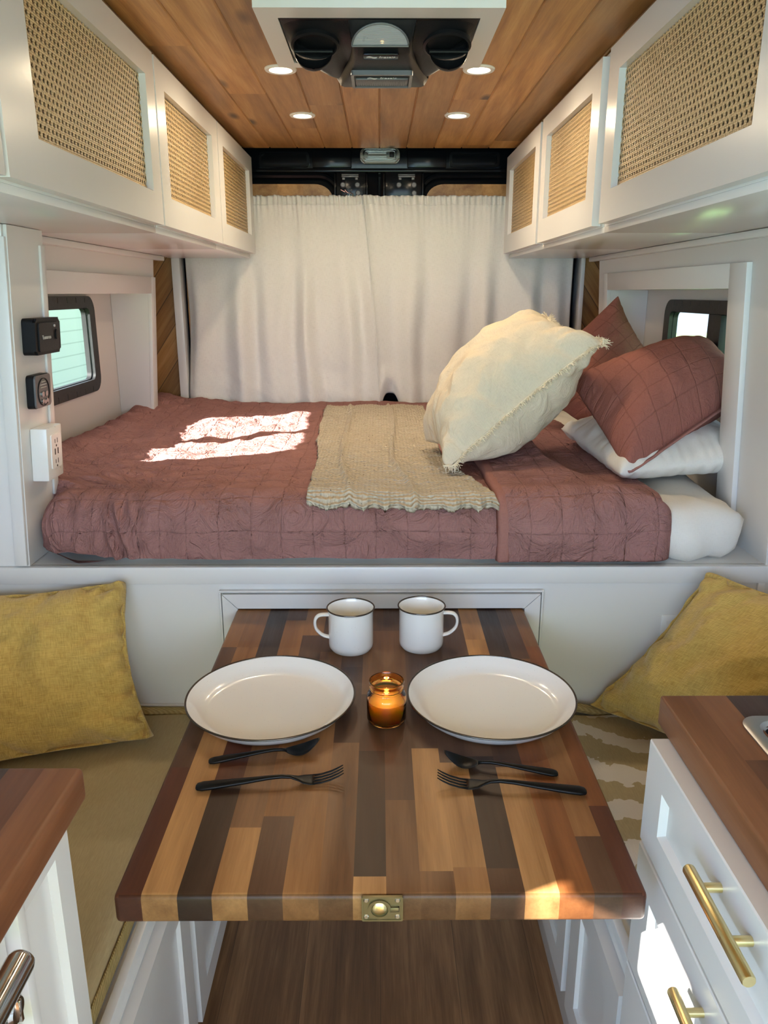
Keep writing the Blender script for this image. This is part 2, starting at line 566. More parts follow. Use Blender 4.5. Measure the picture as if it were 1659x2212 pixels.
def lathe(bm, prof, n=48, center=(0, 0, 0), closed=False, axis='z'):
    cx, cy, cz = center
    rings = []
    for (r, z) in prof:
        if r < 1e-6:
            rings.append([bm.verts.new((0, 0, z))])
        else:
            rings.append([bm.verts.new((r * math.cos(2 * PI * k / n), r * math.sin(2 * PI * k / n), z)) for k in range(n)])
    prs = list(zip(rings, rings[1:]))
    if closed:
        prs.append((rings[-1], rings[0]))
    for a, b in prs:
        for k in range(n):
            k2 = (k + 1) % n
            if len(a) == 1 and len(b) == 1:
                continue
            if len(a) == 1:
                bm.faces.new((a[0], b[k], b[k2]))
            elif len(b) == 1:
                bm.faces.new((a[k], a[k2], b[0]))
            else:
                bm.faces.new((a[k], a[k2], b[k2], b[k]))
    vs = [v for r in rings for v in r]
    if axis == 'x':
        bmesh.ops.rotate(bm, verts=vs, cent=(0, 0, 0), matrix=Matrix.Rotation(PI / 2, 3, 'Y'))
    if axis == 'y':
        bmesh.ops.rotate(bm, verts=vs, cent=(0, 0, 0), matrix=Matrix.Rotation(-PI / 2, 3, 'X'))
    bmesh.ops.translate(bm, verts=vs, vec=(cx, cy, cz))
    return bm


def grid_bm(P, uv=None, close_u=False):
    """P: array (nu,nv,3)"""
    bm = bmesh.new()
    nu, nv = P.shape[:2]
    V = [[bm.verts.new(P[i, j]) for j in range(nv)] for i in range(nu)]
    lay = bm.loops.layers.uv.new('UVMap') if uv is not None else None
    for i in range(nu - 1 + (1 if close_u else 0)):
        i2 = (i + 1) % nu
        for j in range(nv - 1):
            f = bm.faces.new((V[i][j], V[i2][j], V[i2][j + 1], V[i][j + 1]))
            if lay:
                for lp, (a, b) in zip(f.loops, ((i, j), (i2, j), (i2, j + 1), (i, j + 1))):
                    lp[lay].uv = uv[a, b]
    return bm


def thick_grid(P, uv, th):
    """closed sheet of thickness th below P along normals"""
    N = grid_normals(P)
    Q = P - N * th
    bm = bmesh.new()
    nu, nv = P.shape[:2]
    lay = bm.loops.layers.uv.new('UVMap')
    A = [[bm.verts.new(P[i, j]) for j in range(nv)] for i in range(nu)]
    C = [[bm.verts.new(Q[i, j]) for j in range(nv)] for i in range(nu)]

    def face(vs, ix):
        f = bm.faces.new(vs)
        for lp, (a, b) in zip(f.loops, ix):
            lp[lay].uv = uv[a, b]
    for i in range(nu - 1):
        for j in range(nv - 1):
            ix = ((i, j), (i + 1, j), (i + 1, j + 1), (i, j + 1))
            face([A[a][b] for a, b in ix], ix)
            face([C[a][b] for a, b in ix[::-1]], ix[::-1])
    for i in range(nu - 1):
        for j in (0, nv - 1):
            face([A[i][j], A[i + 1][j], C[i + 1][j], C[i][j]], ((i, j), (i + 1, j), (i + 1, j), (i, j)))
    for j in range(nv - 1):
        for i in (0, nu - 1):
            face([A[i][j], A[i][j + 1], C[i][j + 1], C[i][j]], ((i, j), (i, j + 1), (i, j + 1), (i, j)))
    return bm


def grid_normals(P):
    du = np.gradient(P, axis=0)
    dv = np.gradient(P, axis=1)
    n = np.cross(du, dv)
    n /= (np.linalg.norm(n, axis=2, keepdims=True) + 1e-12)
    if n[..., 2].mean() < 0:
        n = -n
    return n


def prism(bm, poly, z0, z1, axis='z'):
    """extrude 2D polygon; axis z: (x,y); axis y: (x,z); axis x: (y,z)"""
    def p3(p, h):
        return {'z': (p[0], p[1], h), 'y': (p[0], h, p[1]), 'x': (h, p[0], p[1])}[axis]
    a = [bm.verts.new(p3(p, z0)) for p in poly]
    b = [bm.verts.new(p3(p, z1)) for p in poly]
    bm.faces.new(a)
    bm.faces.new(b[::-1])
    n = len(poly)
    for i in range(n):
        bm.faces.new((a[i], b[i], b[(i + 1) % n], a[(i + 1) % n]))
    return bm


def rrect(x0, x1, y0, y1, r, n=6):
    pts = []
    for cx, cy, a0 in ((x1 - r, y1 - r, 0), (x0 + r, y1 - r, 90), (x0 + r, y0 + r, 180), (x1 - r, y0 + r, 270)):
        for k in range(n + 1):
            a = math.radians(a0 + 90 * k / n)
            pts.append((cx + r * math.cos(a), cy + r * math.sin(a)))
    return pts


def ring_prism(bm, outer, inner, z0, z1, axis='z'):
    def p3(p, h):
        return {'z': (p[0], p[1], h), 'y': (p[0], h, p[1]), 'x': (h, p[0], p[1])}[axis]
    n = len(outer)
    V = [[bm.verts.new(p3(p, h)) for p in pl] for pl, h in ((outer, z0), (outer, z1), (inner, z1), (inner, z0))]
    for i in range(n):
        j = (i + 1) % n
        for a in range(4):
            b = (a + 1) % 4
            bm.faces.new((V[a][i], V[a][j], V[b][j], V[b][i]))
    return bm


def rounded_box(x0, x1, y0, y1, z0, z1, r, step=0.02, disp=None):
    """box with big soft radius, gridded so that it can be displaced; uv in metres"""
    bm = bmesh.new()
    lay = bm.loops.layers.uv.new('UVMap')
    lo = np.array([x0, y0, z0]); hi = np.array([x1, y1, z1])
    cache = {}

    def vert(p):
        k = tuple(np.round(p, 6))
        if k in cache:
            return cache[k]
        c = np.minimum(np.maximum(p, lo + r), hi - r)
        d = p - c
        L = np.linalg.norm(d)
        q = c + (d / L * r if L > 1e-9 else d)
        if disp is not None:
            nrm = d / L if L > 1e-9 else np.array([0, 0, 1.0])
            q = q + nrm * disp(q, nrm)
        cache[k] = bm.verts.new(q)
        return cache[k]
    for ax in range(3):
        a, b = [i for i in range(3) if i != ax]
        na = max(2, int((hi[a] - lo[a]) / step)); nb = max(2, int((hi[b] - lo[b]) / step))
        for side in (lo[ax], hi[ax]):
            for i in range(na):
                for j in range(nb):
                    q = []
                    uvs = []
                    for (ii, jj) in ((i, j), (i + 1, j), (i + 1, j + 1), (i, j + 1)):
                        p = np.zeros(3); p[ax] = side
                        p[a] = lo[a] + (hi[a] - lo[a]) * ii / na
                        p[b] = lo[b] + (hi[b] - lo[b]) * jj / nb
                        q.append(vert(p)); uvs.append((p[a], p[b]))
                    try:
                        f = bm.faces.new(q)
                        for lp, u in zip(f.loops, uvs):
                            lp[lay].uv = u
                    except ValueError:
                        pass
    return bm


# ---- numpy gradient noise


def _h(ix, iy, seed):
    h = (ix.astype(np.int64) * 374761393 + iy.astype(np.int64) * 668265263 + seed * 982451653) & 0xffffffff
    h = ((h ^ (h >> 13)) * 1274126177) & 0xffffffff
    h = h ^ (h >> 16)
    return (h & 0xffff) / 65535.0 * 2 * PI


def perlin(x, y, seed=0):
    x = np.asarray(x, float); y = np.asarray(y, float)
    x, y = np.broadcast_arrays(x, y)
    ix = np.floor(x); iy = np.floor(y)
    fx = x - ix; fy = y - iy
    u = fx * fx * fx * (fx * (fx * 6 - 15) + 10); v = fy * fy * fy * (fy * (fy * 6 - 15) + 10)

    def g(dx, dy):
        a = _h(ix + dx, iy + dy, seed)
        return np.cos(a) * (fx - dx) + np.sin(a) * (fy - dy)
    return ((g(0, 0) * (1 - u) + g(1, 0) * u) * (1 - v) + (g(0, 1) * (1 - u) + g(1, 1) * u) * v) * 1.5


def fbm(x, y, seed=0, oct=4, gain=0.5):
    s = 0; a = 1.0; f = 1.0
    for k in range(oct):
        s = s + a * perlin(x * f, y * f, seed + k * 7)
        a *= gain; f *= 2.03
    return s


def ridged(x, y, seed=0, oct=3):
    s = 0; a = 1.0; f = 1.0
    for k in range(oct):
        s = s + a * (1 - np.abs(perlin(x * f, y * f, seed + k * 5)) * 2.2)
        a *= 0.5; f *= 2.1
    return s


def sstep(x, a, b):
    t = np.clip((x - a) / (b - a), 0, 1)
    return t * t * (3 - 2 * t)


# ---- inflated cushion (tiny cloth solver)


def inflate(n=57, sx=1.0, sy=1.0, press=0.5, iters=260, seed=1):
    rng = np.random.RandomState(seed)
    u = np.linspace(-sx / 2, sx / 2, n); v = np.linspace(-sy / 2, sy / 2, n)
    U, V = np.meshgrid(u, v, indexing='ij')
    P = np.zeros((2, n, n, 3))
    P[..., 0] = U; P[..., 1] = V
    bump = np.cos(U / sx * PI) * np.cos(V / sy * PI) * 0.05
    nz = fbm(U * 5 / sx, V * 5 / sy, seed, 3) * 0.01
    nz2 = fbm(U * 5 / sx, V * 5 / sy, seed + 50, 3) * 0.01
    P[0, ..., 2] = bump + nz * np.cos(U / sx * PI) * np.cos(V / sy * PI)
    P[1, ..., 2] = -bump + nz2 * np.cos(U / sx * PI) * np.cos(V / sy * PI)
    vel = np.zeros_like(P)
    hx = sx / (n - 1); hy = sy / (n - 1); hd = math.hypot(hx, hy)
    dt = 0.03

    def solve(P, a, b, L, k):
        d = P[b] - P[a]
        l = np.linalg.norm(d, axis=-1, keepdims=True) + 1e-9
        c = d * ((l - L) / l * 0.5 * k)
        P[a] += c; P[b] -= c
    S_ = slice
    cons = []
    for st in (0, 1):
        m = (n - st) // 2 * 2
        cons.append(((S_(None), S_(st, st + m - 1, 2)), (S_(None), S_(st + 1, st + m, 2)), hx, 1.0))
        cons.append(((S_(None), S_(None), S_(st, st + m - 1, 2)), (S_(None), S_(None), S_(st + 1, st + m, 2)), hy, 1.0))
        cons.append(((S_(None), S_(st, st + m - 1, 2), S_(0, n - 1)), (S_(None), S_(st + 1, st + m, 2), S_(1, n)), hd, 0.35))
        cons.append(((S_(None), S_(st, st + m - 1, 2), S_(1, n)), (S_(None), S_(st + 1, st + m, 2), S_(0, n - 1)), hd, 0.35))
    for st in range(4):
        idx = np.arange(st, n - 2, 4)
        if len(idx):
            cons.append(((S_(None), idx), (S_(None), idx + 2), 2 * hx, 0.12))
            cons.append(((S_(None), S_(None), idx), (S_(None), S_(None), idx + 2), 2 * hy, 0.12))
    bd = np.zeros((n, n), bool)
    bd[0] = bd[-1] = True; bd[:, 0] = bd[:, -1] = True
    for it in range(iters):
        old = P.copy()
        for s, sg in ((0, 1), (1, -1)):
            du = np.gradient(P[s], axis=0); dv = np.gradient(P[s], axis=1)
            nn = np.cross(du, dv)
            nn /= (np.linalg.norm(nn, axis=2, keepdims=True) + 1e-9)
            vel[s] += nn * (sg * press * dt)
        P = P + vel * dt
        for rep in range(3):
            for a, b, L, k in cons:
                solve(P, a, b, L, k)
            avg = (P[0][bd] + P[1][bd]) / 2
            P[0][bd] = avg; P[1][bd] = avg
        vel = (P - old) / dt * 0.93
    return P


_rest = {}


def rest(seed, press=0.5, ratio=1.0):
    k = (seed, press, ratio)
    if k not in _rest:
        _rest[k] = inflate(57, 1.0, ratio, press, 240, seed)
    return _rest[k]


def cushion(name, corners, thick, m, seed=1, press=0.5, parent=None, flip=1, wr=0.004, full=0.6, pinch=0.006, plen=.13, pfreq=9, puffy=0.8, bend=None, uvs=0.45, zmin=None, origin=None, post=None):
    """corners: c00,c10,c11,c01 in world; the front (positive) side faces normal*flip"""
    R = rest(seed, press)
    n = R.shape[1]
    c00, c10, c11, c01 = [np.array(c, float) for c in corners]
    ex = abs(R[0, -1, -1, 0] - R[0, 0, 0, 0]) / 2
    ey = abs(R[0, -1, -1, 1] - R[0, 0, 0, 1]) / 2
    s = (R[..., 0] / ex + 1) / 2
    t = (R[..., 1] / ey + 1) / 2
    g_ = np.linspace(0, 1, n)
    S0, T0 = np.meshgrid(g_, g_, indexing='ij')
    s = s * (1 - full) + S0 * full
    t = t * (1 - full) + T0 * full
    base = ((1 - s) * (1 - t))[..., None] * c00 + (s * (1 - t))[..., None] * c10 + (s * t)[..., None] * c11 + ((1 - s) * t)[..., None] * c01
    N = np.cross(c11 - c00, c01 - c10)
    N /= np.linalg.norm(N)
    N *= flip
    zmax = np.abs(R[..., 2]).max()
    h = np.sign(R[..., 2]) * np.abs(R[..., 2] / zmax) ** puffy * thick
    Q = base + N * h[..., None]
    # gentle creases
    A = np.clip(np.abs(h) / thick * 2, 0, 1)
    for k in (0, 1):
        S1, T1 = S0, T0
        cre = 0
        for e_, q_ in ((S1, T1), (1 - S1, T1 + 3), (T1, S1 + 7), (1 - T1, S1 + 11)):
            rr_ = np.abs(perlin(q_ * pfreq + e_ * 1.5, e_ * 2.5, seed + 60 + k))
            cre = cre + (1 - np.clip(rr_ * 3.2, 0, 1)) * np.exp(-e_ / plen) * np.clip(e_ / .02, 0, 1)
        Q[k] -= N * (cre * pinch * (1 if k == 0 else -1))[..., None]
        w = (ridged(s[k] * 3.2 + 5 * k, t[k] * 3.2, seed + 11, 3) - 1.0) * wr
        Q[k] += N * ((w * A[k]) * (1 if k == 0 else -1))[..., None]
    if bend is not None:
        Q = bend(Q, s, t)
    if zmin is not None:
        z = Q[..., 2]
        zm = zmin(Q[..., 0], Q[..., 1]) if callable(zmin) else zmin
        Q[..., 2] = np.where(z < zm + 0.02, zm + 0.02 * np.exp(np.clip((z - zm - 0.02) / 0.02, -6, 0)), z)
    bm = bmesh.new()
    lay = bm.loops.layers.uv.new('UVMap')
    V0 = [[bm.verts.new(Q[0, i, j]) for j in range(n)] for i in range(n)]
    V1 = [[(V0[i][j] if i in (0, n - 1) or j in (0, n - 1) else bm.verts.new(Q[1, i, j])) for j in range(n)] for i in range(n)]
    for k, V in ((0, V0), (1, V1)):
        for i in range(n - 1):
            for j in range(n - 1):
                ix = ((i, j), (i + 1, j), (i + 1, j + 1), (i, j + 1))
                f = bm.faces.new([V[a][b] for a, b in ix])
                for lp, (a, b) in zip(f.loops, ix):
                    lp[lay].uv = (a / (n - 1) * uvs + k * 3, b / (n - 1) * uvs)
    o = obj(name, bm, m, parent, smooth=180, origin=origin)
    md = o.modifiers.new('sub', 'SUBSURF')
    md.levels = 1
    md.render_levels = 1
    return o, Q


def text_mesh(name, txt, size, m, parent, loc, rot, extrude=0.0004, shear=0.0):
    cu = bpy.data.curves.new(name, 'FONT')
    cu.body = txt
    cu.size = size
    cu.extrude = extrude
    cu.shear = shear
    cu.align_x = 'CENTER'
    cu.align_y = 'CENTER'
    tmp = bpy.data.objects.new(name, cu)
    COL.objects.link(tmp)
    dg = bpy.context.evaluated_depsgraph_get()
    me = bpy.data.meshes.new_from_object(tmp.evaluated_get(dg))
    bpy.data.objects.remove(tmp)
    me.materials.clear()
    me.materials.append(m)
    o = bpy.data.objects.new(name, me)
    COL.objects.link(o)
    o.parent = parent
    o.location = Vector(loc) - wloc(parent)
    o.rotation_euler = rot
    return o

# ================================================================== THE SHELL
RX = 0.93


def lean(bm, sgn, base=1.43, k=0.06):
    for v in bm.verts:
        v.co.x += sgn * k * (base - v.co.z)
    return bm


struct('floor', B(-RX, RX, -1.3, 3.05, -0.03, 0.0, bev=0), M['floor'])

# ceiling boards with V grooves
bm = bmesh.new()
pw = 0.0945
prof = []
x = -10 * pw
while x < 10 * pw - 1e-6:
    prof += [(x + 0.0005, 1.853), (x + 0.003, 1.850), (x + pw - 0.003, 1.850), (x + pw - 0.0005, 1.853)]
    x += pw
prof += [(10 * pw, 1.875), (-10 * pw, 1.875)]
prism(bm, prof, -1.3, 2.90, axis='y')
struct('ceiling', bm, M['ceiling'], smooth=0)
# metal roof skin behind the boards
struct('trim_1', B(-RX, RX, 2.90, 3.08, 1.872, 1.90, bev=0), M['blackmetal'])

# outer walls with their openings
XO0, XO1 = 0.885, 0.90
WZ0, WZ1 = 1.11, 1.33


def side_wall(sgn, holes, name):
    """vertical strips between openings; holes sorted along Y: (y0,y1,z0,z1)"""
    L = []
    y = -1.3
    for (y0, y1, z0, z1) in holes:
        L.append((y, y0, 0, 1.875)); L.append((y0, y1, 0, z0)); L.append((y0, y1, z1, 1.875))
        y = y1
    L.append((y, 3.05, 0, 1.875))
    bm = bmesh.new()
    for (a, b, c, d) in L:
        if b - a > 1e-4 and d - c > 1e-4:
            box(bm, min(sgn * XO0, sgn * XO1), max(sgn * XO0, sgn * XO1), a, b, c, d, bev=0)
    return struct(name, bm, M['lining'], smooth=0)


side_wall(-1, [(-1.18, -0.80, 0.10, 1.72), (0.105, 0.24, 1.14, 1.335), (1.74, 2.40, WZ0, WZ1)], 'wall_left')  # narrow galley opening is unseen, added and sized to throw sun onto the drawers
side_wall(1, [(1.76, 2.39, WZ0, WZ1 - 0.01)], 'wall_right')
struct('wall_back', boxes([(-RX, RX, 3.05, 3.08, 0, 1.90)], 0), M['blackmetal'])

# lining boards above the bed on both sides, with the window recesses
for sgn, oy0, oy1, ly0, ly1, zt in ((-1, 1.70, 2.63, 1.64, 2.70, 1.367), (1, 1.715, 2.63, 1.487, 2.77, 1.378)):
    bm = bmesh.new()
    xa, xb = (sgn * 0.757, sgn * 0.772)
    xa, xb = min(xa, xb), max(xa, xb)
    for (y0, y1, z0, z1) in ((ly0, oy0, .83, 1.489), (oy0, oy1, zt, 1.489), (oy1, ly1, .83, 1.489)):
        box(bm, xa, xb, y0, y1, z0, z1, bev=0)
    # returns of the recess (sides and soffit)
    xr0, xr1 = min(sgn * .772, sgn * .884), max(sgn * .772, sgn * .884)
    box(bm, xr0, xr1, oy0 - .012, oy0, .83, zt, bev=0)
    box(bm, xr0, xr1, oy1, oy1 + .012, .83, zt, bev=0)
    box(bm, xr0, xr1, oy0, oy1, zt, zt + .012, bev=0)
    lean(bm, sgn)
    for v in bm.verts:
        if abs(v.co.x) > .884:
            v.co.x = sgn * .884
    struct('wall_lining', bm, M['lining'], smooth=0)['kind'] = 'structure'
    # the flat frame round the recess
    bm = bmesh.new()
    fx0, fx1 = min(sgn * .745, sgn * .757), max(sgn * .745, sgn * .757)
    ry0 = 1.66 if sgn > 0 else 1.645
    if sgn > 0:
        box(bm, fx0, fx1, 1.635, oy0, .84, zt + .052, bev=.001)
    box(bm, fx0, fx1, oy0 if sgn > 0 else ry0, oy1, zt, zt + .052, bev=.001)
    box(bm, fx0, fx1, oy1, oy1 + .050, .84, zt + .052, bev=.001)
    lean(bm, sgn)
    struct('trim_%d' % (2 if sgn < 0 else 3), bm, M['white'])
    # small moulding where the lining meets the overhead cabinets
    bm = bmesh.new()
    box(bm, min(sgn * .738, sgn * .757), max(sgn * .738, sgn * .757), 1.60 if sgn < 0 else 1.2, ly1 + .08, 1.474, 1.4895, bev=.003)
    struct('trim_%d' % (4 if sgn < 0 else 5), bm, M['white'])

# windows of the two recesses


def nook_window(sgn, n, y0, y1, z0, z1, divs, mat):
    """rubber framed slider in the side wall; divs = list of (y0,y1) uprights"""
    w = bpy.data.objects.new('window_%d' % n, None)
    COL.objects.link(w)
    w.location = (sgn * .89, (y0 + y1) / 2, z0)
    w['kind'] = 'structure'
    bm = bmesh.new()
    a, b = min(sgn * .873, sgn * .885), max(sgn * .873, sgn * .885)
    ring_prism(bm, rrect(y0 - .04, y1 + .04, z0 - .032, z1 + .030, .045), rrect(y0 + .004, y1 - .004, z0 + .004, z1 - .004, .02), a, b, 'x')
    ring_prism(bm, rrect(y0 + .0005, y1 - .0005, z0 + .0005, z1 - .0005, .022), rrect(y0 + .006, y1 - .006, z0 + .006, z1 - .006, .02), min(sgn * .885, sgn * .8985), max(sgn * .885, sgn * .8985), 'x')
    k = int((y1 - y0) / .06)
    for i in range(k):
        yy = y0 + (i + .5) * (y1 - y0) / k
        for zz in (z0 - .022, z1 + .019):
            box(bm, a - (.001 if sgn > 0 else 0), b + (.001 if sgn < 0 else 0), yy - .003, yy + .003, zz - .008, zz + .008, bev=.001)
    struct('window_frame', bm, M['rubber'], w)
    for (d0, d1) in divs:
        bm = boxes([(min(sgn * .876, sgn * .899), max(sgn * .876, sgn * .899), d0, d1, z0 + .005, z1 - .005)], .002)
        struct('window_mullion', bm, M['rubber'], w)
    struct('window_pane', B(sgn * .893 - .002, sgn * .893 + .002, y0, y1, z0, z1, bev=0), mat, w)


nook_window(-1, 1, 1.74, 2.40, WZ0, WZ1, [(2.02, 2.085)], M['pane'])
nook_window(1, 2, 1.76, 2.39, WZ0, WZ1 - .01, [(2.03, 2.11)], M['pane'])

# pillar at the left end of the bed with its flat facing panel
PXF = lambda z: -.716 + (z - .83) * .06
bm = bmesh.new()
prism(bm, [(-.885, 1.487), (-.716, 1.487), (-.716, 1.64), (-.885, 1.64)], .832, 1.489)
for v in bm.verts:
    if v.co.x > -.8:
        v.co.x = PXF(v.co.z)
struct('wall_pillar', bm, M['white'], smooth=0)['kind'] = 'structure'
bm = boxes([(-.90, -.722, 1.478, 1.487, 1.468, 1.489), (-.742, -.718, 1.478, 1.487, .835, 1.468)], .001)
for v in bm.verts:
    if v.co.x > -.8:
        v.co.x += (v.co.z - .83) * .06
struct('trim_6', bm, M['white'])
bm = bmesh.new()
box(bm, -.716, -.711, 1.618, 1.640, .95, 1.46, bev=.001)
for v in bm.verts:
    v.co.x += (v.co.z - .83) * .06
struct('trim_7', bm, M['white'])

# rear: cedar side strips, white jamb trims, black door frame
for sgn, xw0, xw1, xt0, xt1, mt, nn in ((-1, -.86, -.761, -.761, -.731, M['diag'], 8), (1, .754, .86, .739, .754, M['diag2'], 9)):
    struct('trim_%d' % nn, B(xt0, xt1, 2.955, 3.05, .84, 1.60, bev=.001), M['white'])
    struct('wall_back_boards' + ('' if sgn < 0 else '_right'), B(xw0, xw1, 2.985, 3.0, .84, 1.60, bev=0), mt)['kind'] = 'structure'

# black header above the rear doors with pressed recesses
bm = bmesh.new()
box(bm, -.73, .73, 3.0, 3.05, 1.787, 1.875, bev=.004)
box(bm, -.73, .73, 2.978, 3.01, 1.783, 1.797, bev=.004)
ring_prism(bm, rrect(-.43, -.25, 1.802, 1.853, .014), rrect(-.42, -.26, 1.81, 1.846, .01), 2.985, 3.004, 'y')
ring_prism(bm, rrect(.25, .43, 1.802, 1.853, .014), rrect(.26, .42, 1.81, 1.846, .01), 2.985, 3.004, 'y')
box(bm, .10, .24, 2.992, 3.004, 1.80, 1.858, bev=.003)
box(bm, -.24, -.10, 2.992, 3.004, 1.80, 1.858, bev=.003)
struct('trim_10', bm, M['blackmetal'])

for sgn, n in ((-1, 1), (1, 2)):
    d = bpy.data.objects.new('door_%d' % n, None)
    COL.objects.link(d)
    d.location = (sgn * .37, 3.03, .3)
    d['kind'] = 'structure'
    a, b = min(sgn * .004, sgn * .73), max(sgn * .004, sgn * .73)
    struct('door_panel', B(a, b, 3.012, 3.046, .30, 1.786, bev=.004), M['blackmetal'], d)
    # timber facing with a rounded upper corner
    pts = [(sgn * .72, .75), (sgn * .72, 1.747), (sgn * .235, 1.747)]
    for k in range(1, 9):
        an = PI / 2 * k / 8
        pts.append((sgn * (.235 - .065 * math.sin(an)), 1.747 - .05 * (1 - math.cos(an))))
    pts += [(sgn * .165, 1.66), (sgn * .165, .75)]
    bm = bmesh.new()
    prism(bm, pts, 3.0, 3.011, 'y')
    struct('door_facing', bm, M['ceiling'], d, smooth=0)
    bm = bmesh.new()
    ring = [(sgn * .74, 1.775), (sgn * .22, 1.775)] + [(sgn * (.22 - .07 * math.sin(PI / 2 * k / 8)), 1.775 - .06 * (1 - math.cos(PI / 2 * k / 8))) for k in range(1, 9)]
    tube(bm, [(p[0], 3.002, p[1]) for p in ring] + [(sgn * .150, 3.002, 1.66)], .011, 8)
    struct('door_seal', bm, M['blackmetal'], d)

# rear door latches
LM = []
for k, (x0, x1, bolts, lab) in enumerate((
        (-.156, -.049, [(-.131, 1.742), (-.079, 1.742), (-.077, 1.715)], 'black bolted latch plate above the left curtain, its lower bolts beside a glinting wire'),
        (.020, .152, [(.070, 1.742), (.124, 1.742), (.125, 1.714)], 'black bolted latch plate above the right curtain, with three grey bolts'))):
    t = thing('door_latch', lab, 'latch', (sum((x0, x1)) / 2, 3.0, 1.70), 'latches above the rear curtains')
    bm = boxes([(x0, x1, 2.982, 3.001, 1.69, 1.784), (x0 - .008, x0, 2.975, 3.001, 1.69, 1.78), (x1, x1 + .008, 2.975, 3.001, 1.69, 1.78)], .003)
    obj('plate', bm, M['blackmetal'], t)
    xm = (bolts[0][0] + bolts[1][0]) / 2
    obj('striker_bar', boxes([(xm - .03, xm + .03, 2.965, 2.982, 1.766, 1.771), (xm - .03, xm + .03, 2.972, 2.982, 1.773, 1.777), (xm - .028, xm - .018, 2.97, 2.982, 1.758, 1.766), (xm + .018, xm + .028, 2.97, 2.982, 1.758, 1.766)], .001), M['midgrey'], t)
    for (bx, bz) in bolts:
        bm = bmesh.new()
        lathe(bm, [(0, 0), (.0095, 0), (.0095, -.004), (.007, -.007), (.0045, -.007), (.0045, -.005), (0, -.005)], 20, (bx, 2.982, bz), axis='y')
        obj('bolt', bm, M['midgrey'], t)
    if k == 0:
        bm = bmesh.new()
        for q in range(3):
            px = [(-.135 + .02 * q, 2.968, 1.70)] + [(-.13 + .018 * q + .012 * math.sin(j * 1.3 + q), 2.966 + .004 * math.cos(j), 1.703 + .007 * j) for j in range(1, 4)]
            tube(bm, px, .0016, 6)
        obj('wire', bm, M['chrome'], t)

# dome lamp on the black header
t = thing('dome_lamp', 'clear rectangular dome lamp fixed to the black header above the curtains', 'lamp', (.002, 2.985, 1.815))
bm = bmesh.new()
prism(bm, rrect(-.068, .072, 1.812, 1.864, .018), 2.972, 2.995, 'y')
bmesh.ops.bevel(bm, geom=[e for e in bm.edges if all(v.co.y < 2.975 for v in e.verts)], offset=.006, segments=3, affect='EDGES')
obj('housing', bm, M['smoke'], t)
bm = bmesh.new()
ring_prism(bm, rrect(-.058, .062, 1.820, 1.858, .012), rrect(-.053, .057, 1.825, 1.853, .010), 2.966, 2.973, 'y')
ring_prism(bm, rrect(-.045, .030, 1.829, 1.849, .006), rrect(-.041, .026, 1.833, 1.845, .004), 2.966, 2.973, 'y')
obj('lens', bm, M['clear'], t)
obj('switch', B(.036, .052, 2.963, 2.974, 1.832, 1.848, bev=.002), M['blackplastic'], t)

# ================================================================== OUTSIDE
struct('ground', B(-40, 60, -40, 40, -.62, -.60, bev=0), M['grass'])['kind'] = 'structure'
t = thing('boarded_fence', 'pale horizontally boarded wall outside, seen through the left window', 'fence', (-3.9, 2, -.6))
obj('boards', B(-3.95, -3.88, -3, 14, -.6, 2.0, bev=0), M['siding'], t)
obj('cap_rail', B(-3.99, -3.84, -3, 14, 2.0, 2.05, bev=.005), M['siding'], t)
t = thing('picnic_table', 'pale picnic table on the lawn, seen through the right window', 'table', (8.5, 18.3, -.6))
obj('tabletop', boxes([(7.6, 9.4, 17.6 + .16 * k, 17.74 + .16 * k, .12, .16) for k in range(5)], .005), M['concrete'], t)
obj('bench_seat', boxes([(7.6, 9.4, 17.0, 17.25, -.18, -.14)], .005), M['concrete'], t)
obj('bench_seat', boxes([(7.6, 9.4, 18.75, 19.0, -.18, -.14)], .005), M['concrete'], t)
for xx in (7.9, 9.1):
    bm = bmesh.new()
    tube(bm, [(xx, 17.15, -.6), (xx, 17.9, .13)], .05, 6)
    tube(bm, [(xx, 18.85, -.6), (xx, 18.1, .13)], .05, 6)
    box(bm, xx - .04, xx + .04, 17.1, 18.9, -.24, -.18, bev=0)
    obj('leg', bm, M['concrete'], t)
t = thing('litter_bin', 'pinkish grey bin standing on the lawn, seen through the right window', 'bin', (5.55, 13.3, -.6))
bm = bmesh.new()
lathe(bm, [(0, 0), (.30, 0), (.34, 1.0), (.36, 1.0), (.36, 1.06), (0, 1.12)], 24, (5.55, 13.3, -.6))
obj('body', bm, M['concrete'], t)

# ================================================================== OVERHEAD CABINETS
WHERE = {(-1, 0): 'white cabinet end at the upper left edge of the photo, its front only a sliver',
         (-1, 1): 'large white overhead cabinet with a wide cane door, nearest on the left',
         (-1, 2): 'middle white overhead cabinet of the left row, cane door between two others',
         (-1, 3): 'farthest and smallest looking white overhead cabinet of the left row, beside the curtain',
         (1, 1): 'large white overhead cabinet with a wide cane door, nearest on the right',
         (1, 2): 'middle white overhead cabinet of the right row, its door edge showing a shadow gap',
         (1, 3): 'farthest and smallest looking white overhead cabinet of the right row, beside the curtain'}


